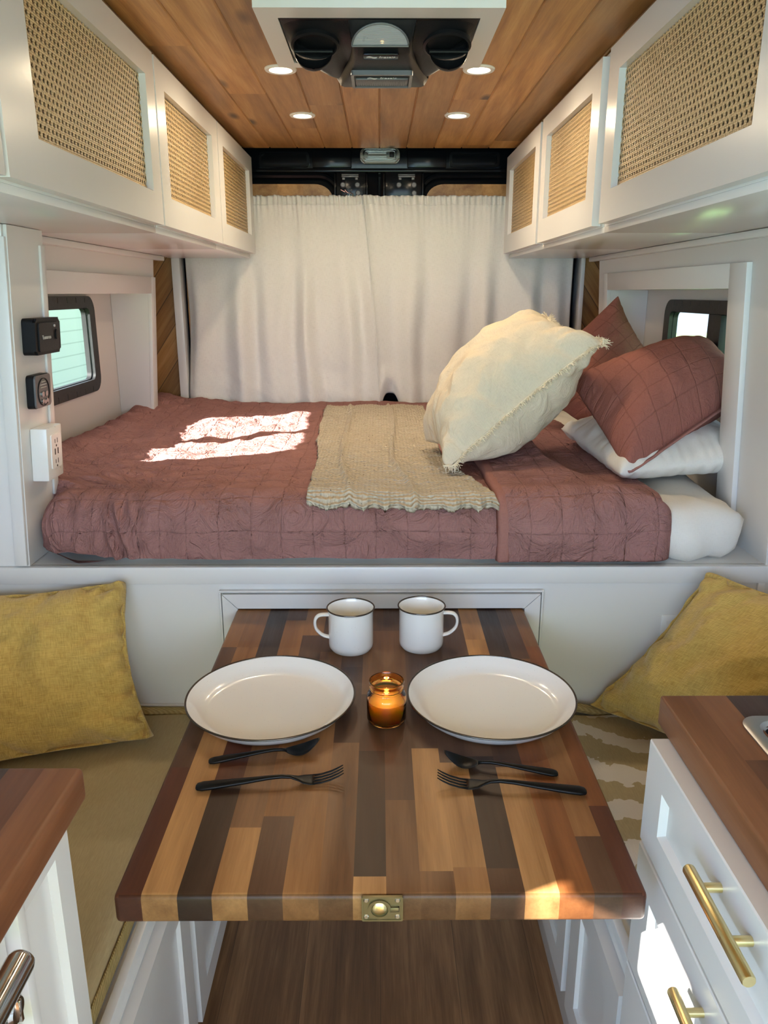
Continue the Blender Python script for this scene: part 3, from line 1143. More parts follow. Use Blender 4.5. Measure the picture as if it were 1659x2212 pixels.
def overhead(sgn, k, y0, y1, dy0, dy1, oy0, oy1):
    t = thing('overhead_cabinet', WHERE[(sgn, k)], 'cabinet', (sgn * .60, (y0 + y1) / 2, 1.49), 'overhead cabinets with cane doors')
    bm = bmesh.new()

    def bx(xa, xb, *r, bev=.001):
        box(bm, min(sgn * xa, sgn * xb), max(sgn * xa, sgn * xb), *r, bev=bev)
    bx(.470, .760, y0, y1, 1.490, 1.502)
    bx(.470, .760, y0, y1, 1.828, 1.840)
    bx(.472, .760, y0, y0 + .012, 1.502, 1.828)
    bx(.472, .760, y1 - .012, y1, 1.502, 1.828)
    bx(.470, .488, y0 + .012, y1 - .012, 1.502, 1.545)
    bx(.470, .488, y0 + .012, y1 - .012, 1.795, 1.828)
    bx(.470, .488, y0 + .012, oy0 - .01, 1.545, 1.795)
    bx(.470, .488, oy1 + .01, y1 - .012, 1.545, 1.795)
    obj('carcass', bm, M['white_satin'], t)
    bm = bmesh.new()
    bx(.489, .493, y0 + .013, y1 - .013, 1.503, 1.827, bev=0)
    obj('cane_shade_sheet', bm, M['void'], t)  # added dark sheet close behind the cane, painted as the cupboard's inner shade
    # shaker door
    dz0, dz1, oz0, oz1 = 1.5055, 1.826, 1.565, 1.775
    bm = bmesh.new()
    f0 = [(dy0, dz0), (dy1, dz0), (dy1, dz1), (dy0, dz1)]
    i0 = [(oy0, oz0), (oy1, oz0), (oy1, oz1), (oy0, oz1)]
    ring_prism(bm, f0, i0, sgn * .450, sgn * .469, 'x')
    bmesh.ops.bevel(bm, geom=[e for e in bm.edges if all(abs(abs(v.co.x) - .45) < 1e-4 for v in e.verts) and (all(v.co.y in (dy0, dy1) or v.co.z in (dz0, dz1) for v in e.verts)) and not (abs(e.verts[0].co.y - e.verts[1].co.y) > 1e-4 and abs(e.verts[0].co.z - e.verts[1].co.z) > 1e-4)], offset=.0018, segments=2, affect='EDGES')
    d = obj('door', bm, M['white_satin'], t)
    bm = bmesh.new()
    box(bm, min(sgn * .4630, sgn * .4645), max(sgn * .4630, sgn * .4645), oy0 - .004, oy1 + .004, oz0 - .004, oz1 + .004, bev=0)
    obj('cane_panel', bm, M['cane'], d, smooth=0)


overhead(-1, 0, .35, 1.009, .36, 1.005, .42, .945)
overhead(-1, 1, 1.009, 1.719, 1.016, 1.714, 1.115, 1.655)
overhead(-1, 2, 1.719, 2.342, 1.724, 2.339, 1.790, 2.262)
overhead(-1, 3, 2.342, 2.945, 2.345, 2.942, 2.415, 2.880)
overhead(1, 1, .95, 1.706, .96, 1.680, 1.02, 1.612)
overhead(1, 2, 1.706, 2.338, 1.735, 2.322, 1.802, 2.262)
overhead(1, 3, 2.338, 2.945, 2.350, 2.940, 2.418, 2.870)

# ================================================================== CEILING FITTINGS
LIGHTS = [(-.216, 2.385, 'round recessed downlight on the left, the one nearer the rear curtains'), (.219, 2.383, 'round recessed downlight on the right, the one nearer the rear curtains'),
          (-.220, 1.922, 'round recessed downlight by the left corner of the white roof frame'), (.222, 1.920, 'round recessed downlight by the right corner of the white roof frame')]
for (x, y, lab) in LIGHTS:
    t = thing('downlight', lab, 'light', (x, y, 1.85), 'lit downlights in the timber ceiling')
    bm = bmesh.new()
    lathe(bm, [(.0245, -.0015), (.026, -.004), (.034, -.0045), (.036, -.002), (.036, .004), (.0245, .004)], 40, (x, y, 1.85), closed=True)
    obj('trim_ring', bm, M['whiteplastic'], t)
    bm = bmesh.new()
    lathe(bm, [(0, -.002), (.0245, -.0015), (.0245, .001), (0, .001)], 32, (x, y, 1.85))
    obj('lens', bm, M['led'], t)
    l = lamp('downlight_glow', 'AREA', (x, y, 1.843), (0, 0, 0), 2.0, (1.0, 0.80, 0.54), shape='DISK', size=.05)
    l.parent = t
    l.location = Vector((x, y, 1.843)) - t.location

# white frame round the roof air unit
bm = bmesh.new()
ring_prism(bm, [(-.217, 1.500), (.217, 1.500), (.217, 1.866), (-.217, 1.866)], [(-.180, 1.552), (.180, 1.552), (.180, 1.832), (-.180, 1.832)], 1.838, 1.8505)
t = thing('roof_vent_frame', 'square white timber frame on the ceiling around the black air unit', 'frame', (0, 1.68, 1.85))
obj('frame', bm, M['white'], t, smooth=0)

# black air unit
t = thing('roof_air_unit', 'black plastic roof air unit with two round vents and a ribbed half-round lamp', 'air conditioner', (0, 1.68, 1.85))
pr_ = [(1.552, 1.850, .182), (1.556, 1.846, .180), (1.575, 1.826, .176), (1.600, 1.813, .172), (1.64, 1.808, .165), (1.70, 1.803, .155), (1.745, 1.800, .142), (1.785, 1.797, .118), (1.806, 1.797, .098), (1.822, 1.812, .098), (1.84, 1.845, .11)]
nt = 33
P = np.zeros((len(pr_), nt, 3))
for i, (yy, zz, w) in enumerate(pr_):
    for j in range(nt):
        s_ = -1 + 2 * j / (nt - 1)
        P[i, j] = (w * s_, yy + (.015 * abs(s_) ** 3 if i > 4 else 0), min(1.849, zz + .018 * abs(s_) ** 6 + .006 * math.exp(-((abs(s_) - .42) / .07) ** 2)))
obj('shroud', grid_bm(P), M['blackplastic'], t, smooth=50)
# closing skirt behind the shroud
obj('skirt', boxes([(-.178, .178, 1.556, 1.83, 1.838, 1.849)], .002), M['blackplastic'], t)
# centre console
pc = [(1.553, 1.851, .066, .080), (1.562, 1.834, .060, .072), (1.583, 1.808, .054, .064), (1.62, 1.796, .052, .062), (1.66, 1.792, .055, .067), (1.70, 1.789, .062, .074), (1.76, 1.786, .078, .091), (1.800, 1.785, .088, .102), (1.815, 1.79, .09, .104), (1.826, 1.815, .092, .106)]
nt = 25
P = np.zeros((len(pc), nt, 3))
for i, (yy, zz, wl, wr) in enumerate(pc):
    for j in range(nt):
        s_ = -1 + 2 * j / (nt - 1)
        e = abs(s_)
        P[i, j] = ((wl + wr) / 2 * s_ + (wr - wl) / 2, yy, zz + (.0 if e < .9 else .016 * ((e - .9) / .1)))
obj('console', grid_bm(P), M['greyplastic'], t, smooth=50)
# local frame on the steep part of the console
import itertools


def onplane(yc, zc, sl):
    """matrix-like mapping: (a,b,h) -> a along X, b along the slope away from camera, h out of surface (down)"""
    d = Vector((0, math.cos(sl), math.sin(sl)))
    nrm = Vector((0, math.sin(sl), -math.cos(sl)))
    return lambda a, b, h=0: Vector((a, yc, zc)) + d * b + nrm * h


# half-round lamp on the steep face
mp = onplane(1.5835, 1.808, -math.atan2(.026, .021))
bm = bmesh.new()
n = 24
outer = [(.002 + .050 * math.cos(PI + PI * k / n), .004 + .038 * math.sin(PI + PI * k / n)) for k in range(n + 1)]
vs = [bm.verts.new(mp(a, b, .003)) for a, b in outer]
vb = [bm.verts.new(mp(a, b, -.006)) for a, b in outer]
bm.faces.new(vs); bm.faces.new(vb[::-1])
for i in range(n + 1):
    bm.faces.new((vs[i], vb[i], vb[(i + 1) % (n + 1)], vs[(i + 1) % (n + 1)]))
for k in range(10):
    b = .001 - .0034 * k
    hw = .048 * math.sqrt(max(0, 1 - ((b - .004) / .038) ** 2)) - .002
    if hw > .004:
        tube(bm, [mp(.002 - hw, b, .003), mp(.002 + hw, b, .003)], .0009, 6)
lens = obj('half_round_lamp', bm, M['frost'], t)
bm = bmesh.new()
tube(bm, [mp(a * 1.03, b, .004) for a, b in outer] + [mp(outer[0][0] * 1.03, outer[0][1], .004)], .0018, 8)
obj('lamp_rim', bm, M['midgrey'], lens)
# brand badge strip
obj('badge', boxes([(-.030, .036, 1.600, 1.634, 1.7925, 1.7965)], .002), M['blackmetal'], t)


def swoosh(cx, cy, z, s, parent):
    bm = bmesh.new()
    for dy in (0, .0052 * s):
        top, bot = [], []
        for k in range(13):
            u = k / 12
            xx = cx + (-.011 + .022 * u) * s
            yb = cy + dy + .0032 * s * math.sin(u * 2 * PI) * -1
            w = .0016 * s * math.sin(PI * u) + .0002
            top.append((xx, yb + w)); bot.append((xx, yb - w))
        prism(bm, top + bot[::-1], z - .0006, z)
    obj('swoosh_emblem', bm, M['letter'], parent)


swoosh(-.014, 1.612, 1.7924, .9, t)
text_mesh('lettering', 'fresair', .012, M['letter'], t, (.015, 1.614, 1.7922), (PI, 0, 0))
# lower lens panel
bm = bmesh.new()
ring_prism(bm, rrect(-.056, .066, 1.690, 1.795, .006), rrect(-.050, .060, 1.697, 1.788, .004), 1.7815, 1.79)
box(bm, -.048, .058, 1.735, 1.785, 1.7835, 1.789, bev=.001)
gp = obj('grille_panel', bm, M['midgrey'], t)
bm = bmesh.new()
for k in range(22):
    xx = -.044 + .0046 * k
    tube(bm, [(xx, 1.74, 1.783), (xx, 1.78, 1.783)], .0011, 6)
obj('grille_ribs', bm, M['clear'], gp)
swoosh(-.014, 1.712, 1.7812, .9, gp)
text_mesh('lettering', 'fresair', .013, M['letter'], gp, (.018, 1.714, 1.7812), (PI, 0, 0))
# round vents with their flaps
for sg, xc in ((-1, -.119), (1, .126)):
    mpv = onplane(1.610, 1.812, -.30)

    def disc(bm, prof, xc=xc, dx=0, db=0, n=36):
        rings = []
        for r, h in prof:
            rings.append([bm.verts.new(mpv(xc + dx + r * 1.12 * math.cos(2 * PI * k / n), db + r * math.sin(2 * PI * k / n), h)) for k in range(n)])
        for a, b in zip(rings, rings[1:]):
            for k in range(n):
                bm.faces.new((a[k], a[(k + 1) % n], b[(k + 1) % n], b[k]))
        bm.faces.new(rings[-1])
    bm = bmesh.new()
    disc(bm, [(.040, -.004), (.040, .003), (.036, .005), (.034, .003), (.033, -.012), (.0005, -.013)])
    v = obj('round_vent', bm, M['blackplastic'], t)
    # scoop flap hanging from the vent rim
    bm = bmesh.new()
    nn = 20
    P = np.zeros((9, nn, 3))
    for i in range(9):
        f = i / 8
        for j in range(nn):
            a = PI * j / (nn - 1)
            r = .031 * math.cos(f * PI / 2 * .95)
            q = mpv(xc + sg * .004 + r * 1.15 * math.cos(a), .012 + r * .95 * math.sin(a), .004 + .034 * math.sin(f * PI / 2))
            P[i, j] = q
    fb = grid_bm(P)
    obj('vent_flap', fb, M['blackplastic'], v)
    bm = bmesh.new()
    tube(bm, [mpv(xc + sg * .004 - .036, .012, .005), mpv(xc + sg * .004 + .036, .012, .005)], .0035, 8)
    obj('flap_hinge', bm, M['blackplastic'], v)
# ================================================================== BED PLATFORM
t = thing('bed_platform', 'white raised bed platform with a framed slot where the table hangs', 'bed base', (0, 2.2, 0))
obj('deck', B(-.884, .884, 1.50, 2.975, .805, .831, bev=0), M['white'], t)
obj('front_rail', boxes([(-.884, .884, 1.4785, 1.500, .794, .8315)], .003), M['white'], t)
obj('front_panel', boxes([(-.884, -.262, 1.488, 1.502, 0, .7945), (.262, .884, 1.488, 1.502, 0, .7945), (-.262, .262, 1.488, 1.502, 0, .66), (-.262, .262, 1.488, 1.502, .748, .7945)], 0), M['white'], t, smooth=0)
bm = bmesh.new()
prism(bm, [(-.3245, .7735), (.3305, .7735), (.2985, .7425), (-.2935, .7425)], 1.474, 1.4882, 'y')
prism(bm, [(-.325, .7725), (-.294, .7415), (-.294, .50), (-.325, .50)], 1.474, 1.4882, 'y')
prism(bm, [(.331, .7725), (.331, .50), (.299, .50), (.299, .7415)], 1.474, 1.4882, 'y')
for (a_, b_, c_, d_) in ((-.3315, .3375, .7765, .7805), (-.3315, -.3275, .50, .7765), (.3335, .3375, .50, .7765)):
    box(bm, a_, b_, 1.476, 1.4882, c_, d_, bev=.001)
obj('slot_frame', bm, M['white'], t, smooth=0)
obj('corner_batten', boxes([(.780, .795, 1.481, 1.489, .50, .7945)], .002), M['white'], t)
obj('base_moulding', boxes([(-.884, -.29, 1.476, 1.489, .500, .512), (-.884, -.29, 1.480, 1.489, .512, .517)], .002), M['white'], t)
t = thing('blank_wall_plate', 'small white blank cover plate on the panel, half behind the right mustard pillow', 'wall plate', (.622, 1.485, .66))
obj('plate', boxes([(.590, .655, 1.483, 1.489, .655, .722)], .003), M['whiteplastic'], t)
obj('insert', boxes([(.600, .645, 1.4815, 1.4835, .667, .710)], .001), M['whiteplastic'], t)

# ================================================================== BED
ZT = .962


def undul(x, y):
    left = sstep(-x, .05, .45)
    u = .010 * fbm(x * 2.1, y * 2.1, 3, 3)
    u = u + (ridged(x * 13 + 3 * y, y * 19.0 - x * 6, 8, 3) - 1.0) * .0026 * (.35 + .65 * left) * sstep(y, 1.56, 1.75)
    u = u + (ridged(x * 5.5 + .8 * y, y * 8.0 - x * 2, 5, 3) - 1.0) * .0065 * (.25 + .75 * left) * sstep(y, 1.5, 1.7)
    u = u + .030 * sstep(-x, .70, .86) * sstep(y, 1.66, 1.9)
    u = u + .020 * np.exp(-((x + .70) / .16) ** 2 - ((y - 2.86) / .12) ** 2)
    u = u - .012 * np.exp(-((x + .55) / .22) ** 2 - ((y - 2.1) / .3) ** 2)
    return u


def bedmap(a, b, off, xl, xr, r=.062, yf=1.497, zt=ZT, und=1.0):
    """unrolled sheet coordinates (a along X, b along Y) onto the mattress block"""
    a = np.asarray(a, float); b = np.asarray(b, float)
    a, b = np.broadcast_arrays(a, b)
    cx = np.clip(a, xl + r, xr - r)
    cy = np.maximum(b, yf + r)
    dx = a - cx; dy = b - cy
    d = np.sqrt(dx * dx + dy * dy) + 1e-9
    th = np.minimum(d / r, PI / 2)
    hor = (r + off) * np.sin(th)
    drop = r * (1 - np.cos(th)) - off * np.cos(th) + np.maximum(0, d - r * PI / 2)
    x = cx + dx / d * hor
    y = cy + dy / d * hor
    z = zt - drop + und * undul(a, b) * (np.cos(th) * .85 + .15)
    f = np.where(y < 1.60, -.700, -.700 - .175 * sstep(y, 1.60, 1.72))
    x = x + (f + .875) * sstep(-x, .40, .875)
    return np.stack([x, y, z], -1)


mat_bm = rounded_box(-.57, .768, 1.512, 2.93, .832, .944, .042, .025, lambda p, n: .004 * float(fbm(p[0] * 5 + p[2] * 9, p[1] * 5 + p[2] * 7, 21, 3)) + .011 * float(ridged(p[0] * 8 + p[2] * 5, p[1] * 4 + p[2] * 6, 22, 2) - .8) * (1 if p[0] > .4 else 0) + (.022 * math.exp(-((p[0] - .63) / .035) ** 2) * max(0, -n[1]) * (1.2 if p[2] < .9 else .6)))
o = obj('mattress', mat_bm, M['sheet'], smooth=180)
tag(o, 'mattress in a white cotton sheet, bare at the right end of the bed', 'mattress')

# quilt
na, nb = 300, 290
r = .062
XL, XR = -.875, .560
a = np.linspace(XL + r - r * PI / 2 - .05, XR + .02, na)
b = np.linspace(1.497 + r - (r * PI / 2 + .054), 2.945, nb)
A_, B_ = np.meshgrid(a, b, indexing='ij')
q = .064
puff = np.power(np.abs(np.sin(PI * A_ / q)) * np.abs(np.sin(PI * B_ / q)), .5) * .0017
P = bedmap(A_, B_, .006 + puff, XL, XR + .25)
# ragged lower hem, tucked folds near the left front corner
face = sstep(1.56 - B_, 0, .06)
P[..., 1] += face * (.006 * fbm(A_ * 6, B_ * 8, 31, 3) + .003 * ridged(A_ * 14, B_ * 14, 33, 2) - .003)
cz = face * np.exp(-((A_ + .60) / .05) ** 2)
P[..., 1] += cz * .010 * np.sin(A_ * 90 + B_ * 60)
# rounded swell at the left front end
sw = sstep(-A_, .60, .80) * face
P[..., 2] += sw * .02 * sstep(.88 - P[..., 2], 0, .05)
P[..., 0] = np.where(P[..., 2] < .86, P[..., 0] + (.86 - P[..., 2]) * 2.2 * sstep(-P[..., 0], .58, .69), P[..., 0])
P[..., 2] = np.maximum(P[..., 2], .834)
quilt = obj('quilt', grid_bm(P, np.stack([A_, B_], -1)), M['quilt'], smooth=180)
tag(quilt, 'dusty rose quilted bedspread with a square stitched grid covering the bed', 'bedspread')

# folded-back end of the quilt (second layer) with its binding


def xedge(y):
    return .600 - .10 * sstep(y, 1.50, 1.60) - .085 * sstep(y, 1.58, 1.85)


na, nb = 90, 190
s_ = np.linspace(0, 1, na)
b = np.linspace(1.497 + r - (r * PI / 2 + .057), 2.5, nb)
Sg, Bg = np.meshgrid(s_, b, indexing='ij')
yb = np.clip(Bg, 1.45, 3)
xe = xedge(np.maximum(Bg, 1.5))
Ag = .247 + (xe - .247) * Sg
edge = (1 - np.sqrt(np.clip(1 - np.clip((Sg - .86) / .14, 0, 1) ** 2, 0, 1)))
puff = np.power(np.abs(np.sin(PI * (Ag - .247) / q)) * np.abs(np.sin(PI * Bg / q)), .5) * .0018
off = .016 + puff + .004 * fbm(Ag * 7, Bg * 7, 41, 3)
off = off + .006 - edge * .042 - .008 * sstep(.04 - Sg, 0, .04)
P = bedmap(Ag, Bg, off, XL, 1.2)
P[..., 2] += .010 * np.exp(-((Ag - .40) / .06) ** 2) * sstep(Bg, 1.6, 1.8)
face = sstep(1.56 - Bg, 0, .06)
P[..., 1] += face * .003 * fbm(Ag * 8, Bg * 8, 43, 2)
P[..., 2] = np.maximum(P[..., 2], .834)
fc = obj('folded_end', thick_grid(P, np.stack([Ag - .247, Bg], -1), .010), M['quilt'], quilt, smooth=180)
bb = np.linspace(1.497 + r - (r * PI / 2 + .057), 2.3, 150)
aa = np.linspace(.236, .262, 6)
Aa, Bb = np.meshgrid(aa, bb, indexing='ij')
offb = .0215 + .002 * np.sin(PI * (Aa - .236) / .026) + .0012 * fbm(Aa * 30, Bb * 30, 45, 2) - .012 * sstep(.240 - Aa, 0, .004)
Pb = bedmap(Aa, Bb, offb, XL, 1.2)
obj('binding', thick_grid(Pb, np.stack([Aa, Bb], -1), .006), M['binding'], fc, smooth=180)

# knitted throw
na, nb = 150, 230
s_ = np.linspace(0, 1, na)
b = np.linspace(1.497 + r - .052, 2.775, nb)
Sg, Bg = np.meshgrid(s_, b, indexing='ij')
f = (Bg - b[0]) / (b[-1] - b[0])
xl = -.148 - .045 * f + .006 * fbm(Bg * 5, 0 * Bg, 51, 2) + .006 * np.sin(f * 7)
xr_ = .236 - .08 * sstep(f, 0, .3) + .0 * f
Ag = xl + (xr_ - xl) * Sg
hem = sstep(.055 - (Bg - b[0]), 0, .055)
Bw = Bg - hem * (.006 * np.sin(Ag * 105 + 1.5 * np.sin(Ag * 30)))
off = .020 + .004 * fbm(Ag * 9, Bg * 9, 53, 3) + .0022 * np.sin(Bg * 2 * PI / .045 + 2 * perlin(Ag * 9, Bg * 4, 3)) * .5
off += .008 * (np.exp(-((Sg - .23 + .04 * np.sin(f * 6)) / .018) ** 2) + np.exp(-((Sg - .62 + .05 * np.sin(f * 5 + 1)) / .018) ** 2))
off += hem * (.0045 + .0065 * np.sin(Ag * 105 + 1.5 * np.sin(Ag * 30)))
off += .0022 * perlin(Ag * 150, Bg * 150, 57)
P = bedmap(Ag, Bw, off, XL, 1.2)
o = obj('knitted_throw', thick_grid(P, np.stack([Ag, Bg], -1), .011), M['knit'], smooth=180)
tag(o, 'flecked oatmeal knitted throw with a wavy hem laid across the rose bedspread', 'blanket')


# ---- pillows on the bed
def sag(Q, s, t):
    return Q


cushA = np.array((.143, 1.70, .982)); cushB = np.array((.512, 1.80, 1.268)); cushC = np.array((.455, 2.20, 1.318)); cushD = np.array((.110, 1.98, 1.00))
o, Q = cushion('cream_pillow', (cushA, cushB, cushC, cushD), .140, M['cream'], 3, .5, flip=1, wr=.011, pinch=.024, plen=.12, pfreq=7, full=.35, puffy=.78, zmin=.988)
tag(o, 'plump cream linen pillow with frayed edges leaning on the rose pillows', 'pillow')


def seam(Q, which):
    R0 = Q[0]
    if which == 'AB': return R0[:, 0]
    if which == 'BC': return R0[-1, :]
    if which == 'CD': return R0[::-1, -1]
    return R0[0, ::-1]


def frayed(parent, line, side, n, seed, ln=.019):
    rng = random.Random(seed)
    bm = bmesh.new()
    L = [Vector(p) for p in line]
    cen = Vector(np.mean(Q.reshape(-1, 3), axis=0))
    for i in range(n):
        u = (i + rng.random() * .6) / n * (len(L) - 1)
        k = min(int(u), len(L) - 2)
        p = L[k].lerp(L[k + 1], u - k)
        tg_ = (L[k + 1] - L[k]).normalized()
        out = (p - cen)
        out = (out - tg_ * out.dot(tg_)).normalized()
        d1 = (out + tg_ * rng.uniform(-.7, .7) + Vector((rng.uniform(-.4, .4), rng.uniform(-.4, .4), rng.uniform(-.6, .2)))).normalized()
        d2 = (d1 + Vector((rng.uniform(-.6, .6), rng.uniform(-.6, .6), rng.uniform(-.9, .1)))).normalized()
        l = ln * rng.uniform(.5, 1.1)
        tube(bm, [p - out * .002, p + d1 * l * .5, p + d1 * l * .5 + d2 * l * .5], [.0011, .0009, .0005], 4, cap=False)
    # selvedge cord
    tube(bm, L, .0022, 6)
    return obj('fringe', bm, M['fringe'], parent)


frayed(o, seam(Q, 'AB'), 0, 420, 1)
frayed(o, seam(Q, 'BC'), 0, 300, 2)

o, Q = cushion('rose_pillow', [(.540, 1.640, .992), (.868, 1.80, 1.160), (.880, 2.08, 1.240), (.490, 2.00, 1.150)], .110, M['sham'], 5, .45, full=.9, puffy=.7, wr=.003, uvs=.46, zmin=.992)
tag(o, 'dusty rose quilted pillow in front, its pointed corner over the white pillow', 'pillow')
# flange along the near edge
L = Q[0][:, 0]
nL = len(L)
Pf = np.zeros((nL, 5, 3))
cen = Q.reshape(-1, 3).mean(0)
for i in range(nL):
    tg_ = L[min(i + 1, nL - 1)] - L[max(i - 1, 0)]
    tg_ = tg_ / np.linalg.norm(tg_)
    out = L[i] - cen
    out = out - tg_ * out.dot(tg_)
    out /= np.linalg.norm(out)
    out = out * .75 + np.array((0, 0, .45))
    for j in range(5):
        Pf[i, j] = L[i] + out * (-.030 + .046 * j / 4) - np.array((0, 0, .004)) * (j / 4) ** 2
Pf[..., 0] = np.minimum(Pf[..., 0], .870)
uvf = np.stack(np.meshgrid(np.linspace(0, .45, nL), np.linspace(0, .02, 5), indexing='ij'), -1)
obj('flange', thick_grid(Pf, uvf, .003), M['binding'], o, smooth=180)
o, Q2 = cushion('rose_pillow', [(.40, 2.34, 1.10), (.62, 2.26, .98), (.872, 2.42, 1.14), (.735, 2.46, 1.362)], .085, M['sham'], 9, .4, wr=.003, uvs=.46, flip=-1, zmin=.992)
tag(o, 'dusty rose quilted pillow standing behind, one corner pointing up beside the cedar strip', 'pillow')
o, Q3 = cushion('white_pillow', [(.522, 1.630, .992), (.882, 1.70, 1.012), (.880, 2.15, 1.03), (.50, 2.12, 1.01)], .078, M['sheet'], 7, .5, full=.85, puffy=.6, wr=.0045, pinch=.008, uvs=.5, zmin=.958)
tag(o, 'white cotton pillow lying flat under the front rose pillow', 'pillow')

# ================================================================== CURTAINS


def curtain(x0, x1, seed, label, arch):
    na, nb = 220, 120
    s_ = np.linspace(0, 1, na); v_ = np.linspace(0, 1, nb)
    Sg, Vg = np.meshgrid(s_, v_, indexing='ij')
    X = x0 + (x1 - x0) * Sg
    zb = .955 + .012 * np.cos((Sg - .5) * PI * 2.2) * 0.6 + .004 * fbm(X * 8, X * 0, seed, 2)
    if arch:
        zb = zb + .050 * np.exp(-((X - .040) / .032) ** 4)
        zb = zb - .012 * sstep(-X, -.02, .0)
    ztop = 1.705 + .0035 * fbm(X * 26, X * 0, seed + 3, 2)
    Z = ztop + (zb - ztop) * Vg
    low = Vg
    wx = X + .02 * fbm(X * 3, Z * 1.5, seed + 9, 2)
    fold = np.sin(wx * 2 * PI / .135 + seed) * .6 + np.sin(wx * 2 * PI / .085 + seed * 2.1) * .35 * (1 - .5 * low) + .5 * fbm(wx * 9, Z * .8, seed + 12, 2)
    Y = 2.968 - .026 * fold * (.22 + .78 * sstep(low, .22, .62))
    Y = Y - .007 * np.sin(X * 2 * PI / .019 + 3 * perlin(X * 20, Z * 3, seed)) * np.exp(-Vg / .05)
    Y = Y - .006 * np.exp(-((Z - 1.672) / .012) ** 2)
    Y = Y - .0035 * (ridged(X * 7 + Z * 4, Z * 6, seed + 20, 3) - 1) * sstep(Vg, .55, 1)
    Y = Y - .022 * sstep(Vg, .80, 1.0)
    if arch:
        Y = Y + .03 * np.exp(-((X - .04) / .03) ** 2) * sstep(Vg, .9, 1)
    # outer edges pull in a touch half way down, flare at the hem
    dirn = 1 if x1 > .5 else -1
    w = Sg if dirn > 0 else (1 - Sg)
    X = X + dirn * .012 * (sstep(Vg, .5, .9) - .6 * sstep(Vg, .95, 1)) * w ** 4
    X = X - .058 * (1 - Vg) ** 1.4 * (1 - w) ** 3
    if arch:
        Y = Y - .012 * np.exp(-Sg / .02)
    Y = np.minimum(Y, 2.996)
    P = np.stack([X, Y, Z], -1)
    o = obj('curtain', thick_grid(P, np.stack([X, Z], -1), .0014), M['curtain'], smooth=180)
    tag(o, label, 'curtain', 'white linen curtains over the rear doors')
    # seams: rod pocket stitching, side hems
    bm = bmesh.new()
    tube(bm, [tuple(P[i, 5] + np.array((0, -.0008, 0))) for i in range(0, na, 2)], .0008, 4)
    edge_i = 0 if dirn < 0 else na - 1
    inner_i = na - 1 - edge_i
    tube(bm, [tuple(P[inner_i, j] + np.array((-dirn * 0.0, -.001, 0))) for j in range(0, nb, 2)], .0018, 5)
    obj('hem', bm, M['curtain'], o)
    return o


curtain(-.714, -.002, 1, 'white linen curtain panel left of the central parting, hem resting on the rose bedspread', False)
curtain(.001, .712, 2, 'white linen curtain panel right of the central parting, hem arched open at its corner', True)
t = thing('curtain_rod', 'thin rod threaded through the gathered tops of the white curtains', 'curtain rod', (0, 2.975, 1.672))
bm = bmesh.new()
tube(bm, [(-.73, 2.978, 1.672), (.738, 2.978, 1.672)], .004, 10)
obj('rod', bm, M['chrome'], t)
obj('bracket', boxes([(-.738, -.728, 2.955, 3.0, 1.66, 1.684)], .002), M['chrome'], t)
obj('bracket', boxes([(.730, .740, 2.955, 3.0, 1.66, 1.684)], .002), M['chrome'], t)

# ================================================================== DEVICES ON THE PILLAR


def shear_parts(bm, k=.06, z0=.83):
    for v in bm.verts:
        v.co.x += (v.co.z - z0) * k


X0 = -.716
t = thing('lock_box', 'small black control box with grey lettering, uppermost on the white pillar', 'control box', (X0 + .03, 1.585, 1.288))
bm = bmesh.new()
prism(bm, rrect(1.520, 1.640, 1.252, 1.322, .008), X0, X0 + .026, 'x')
bmesh.ops.bevel(bm, geom=[e for e in bm.edges if all(v.co.x > X0 + .02 for v in e.verts)], offset=.004, segments=2, affect='EDGES')
shear_parts(bm)
obj('housing', bm, M['blackplastic'], t)
bm = bmesh.new()
prism(bm, rrect(1.532, 1.628, 1.258, 1.313, .004), X0 + .026, X0 + .0285, 'x')
shear_parts(bm)
obj('faceplate', bm, M['greyplastic'], t)
text_mesh('lettering', 'Tamaroo', .011, M['letter'], t, (X0 + .0290 + .0275, 1.565, 1.285), (PI / 2, 0, PI / 2))
bm = bmesh.new()
prism(bm, rrect(1.608, 1.618, 1.279, 1.298, .004), X0 + .0285, X0 + .031, 'x')
shear_parts(bm)
obj('button', bm, M['blackplastic'], t)
bm = bmesh.new()
lathe(bm, [(0, 0), (.0025, 0), (.0025, .002), (0, .002)], 12, (X0 + .0285, 1.604, 1.306), axis='x')
shear_parts(bm)
obj('indicator', bm, M['letter'], t)

t = thing('water_panel', 'grey rounded control panel with an oval keypad, middle one on the white pillar', 'control panel', (X0 + .03, 1.56, 1.18))
bm = bmesh.new()
prism(bm, rrect(1.523, 1.598, 1.147, 1.213, .008), X0, X0 + .014, 'x')
shear_parts(bm)
obj('back_box', bm, M['blackplastic'], t)
bm = bmesh.new()
prism(bm, rrect(1.525, 1.596, 1.148, 1.212, .008), X0 + .014, X0 + .018, 'x')
shear_parts(bm)
obj('faceplate', bm, M['midgrey'], t)
bm = bmesh.new()
ov = [(1.5605 + .027 * math.cos(2 * PI * k / 28), 1.178 + .028 * math.sin(2 * PI * k / 28)) for k in range(28)]
ovi = [(1.5605 + .0255 * math.cos(2 * PI * k / 28), 1.178 + .0265 * math.sin(2 * PI * k / 28)) for k in range(28)]
ring_prism(bm, ov, ovi, X0 + .018, X0 + .0195, 'x')
shear_parts(bm)
obj('oval_rim', bm, M['blackplastic'], t)
for (yy, zz, w, h) in ((1.553, 1.174, .011, .010), (1.570, 1.174, .011, .010), (1.552, 1.160, .008, .008), (1.562, 1.158, .008, .008), (1.572, 1.160, .008, .008)):
    bm = bmesh.new()
    prism(bm, rrect(yy - w / 2, yy + w / 2, zz - h / 2, zz + h / 2, .003, 3), X0 + .018, X0 + .021, 'x')
    shear_parts(bm)
    obj('key', bm, M['steel'], t)
bm = bmesh.new()
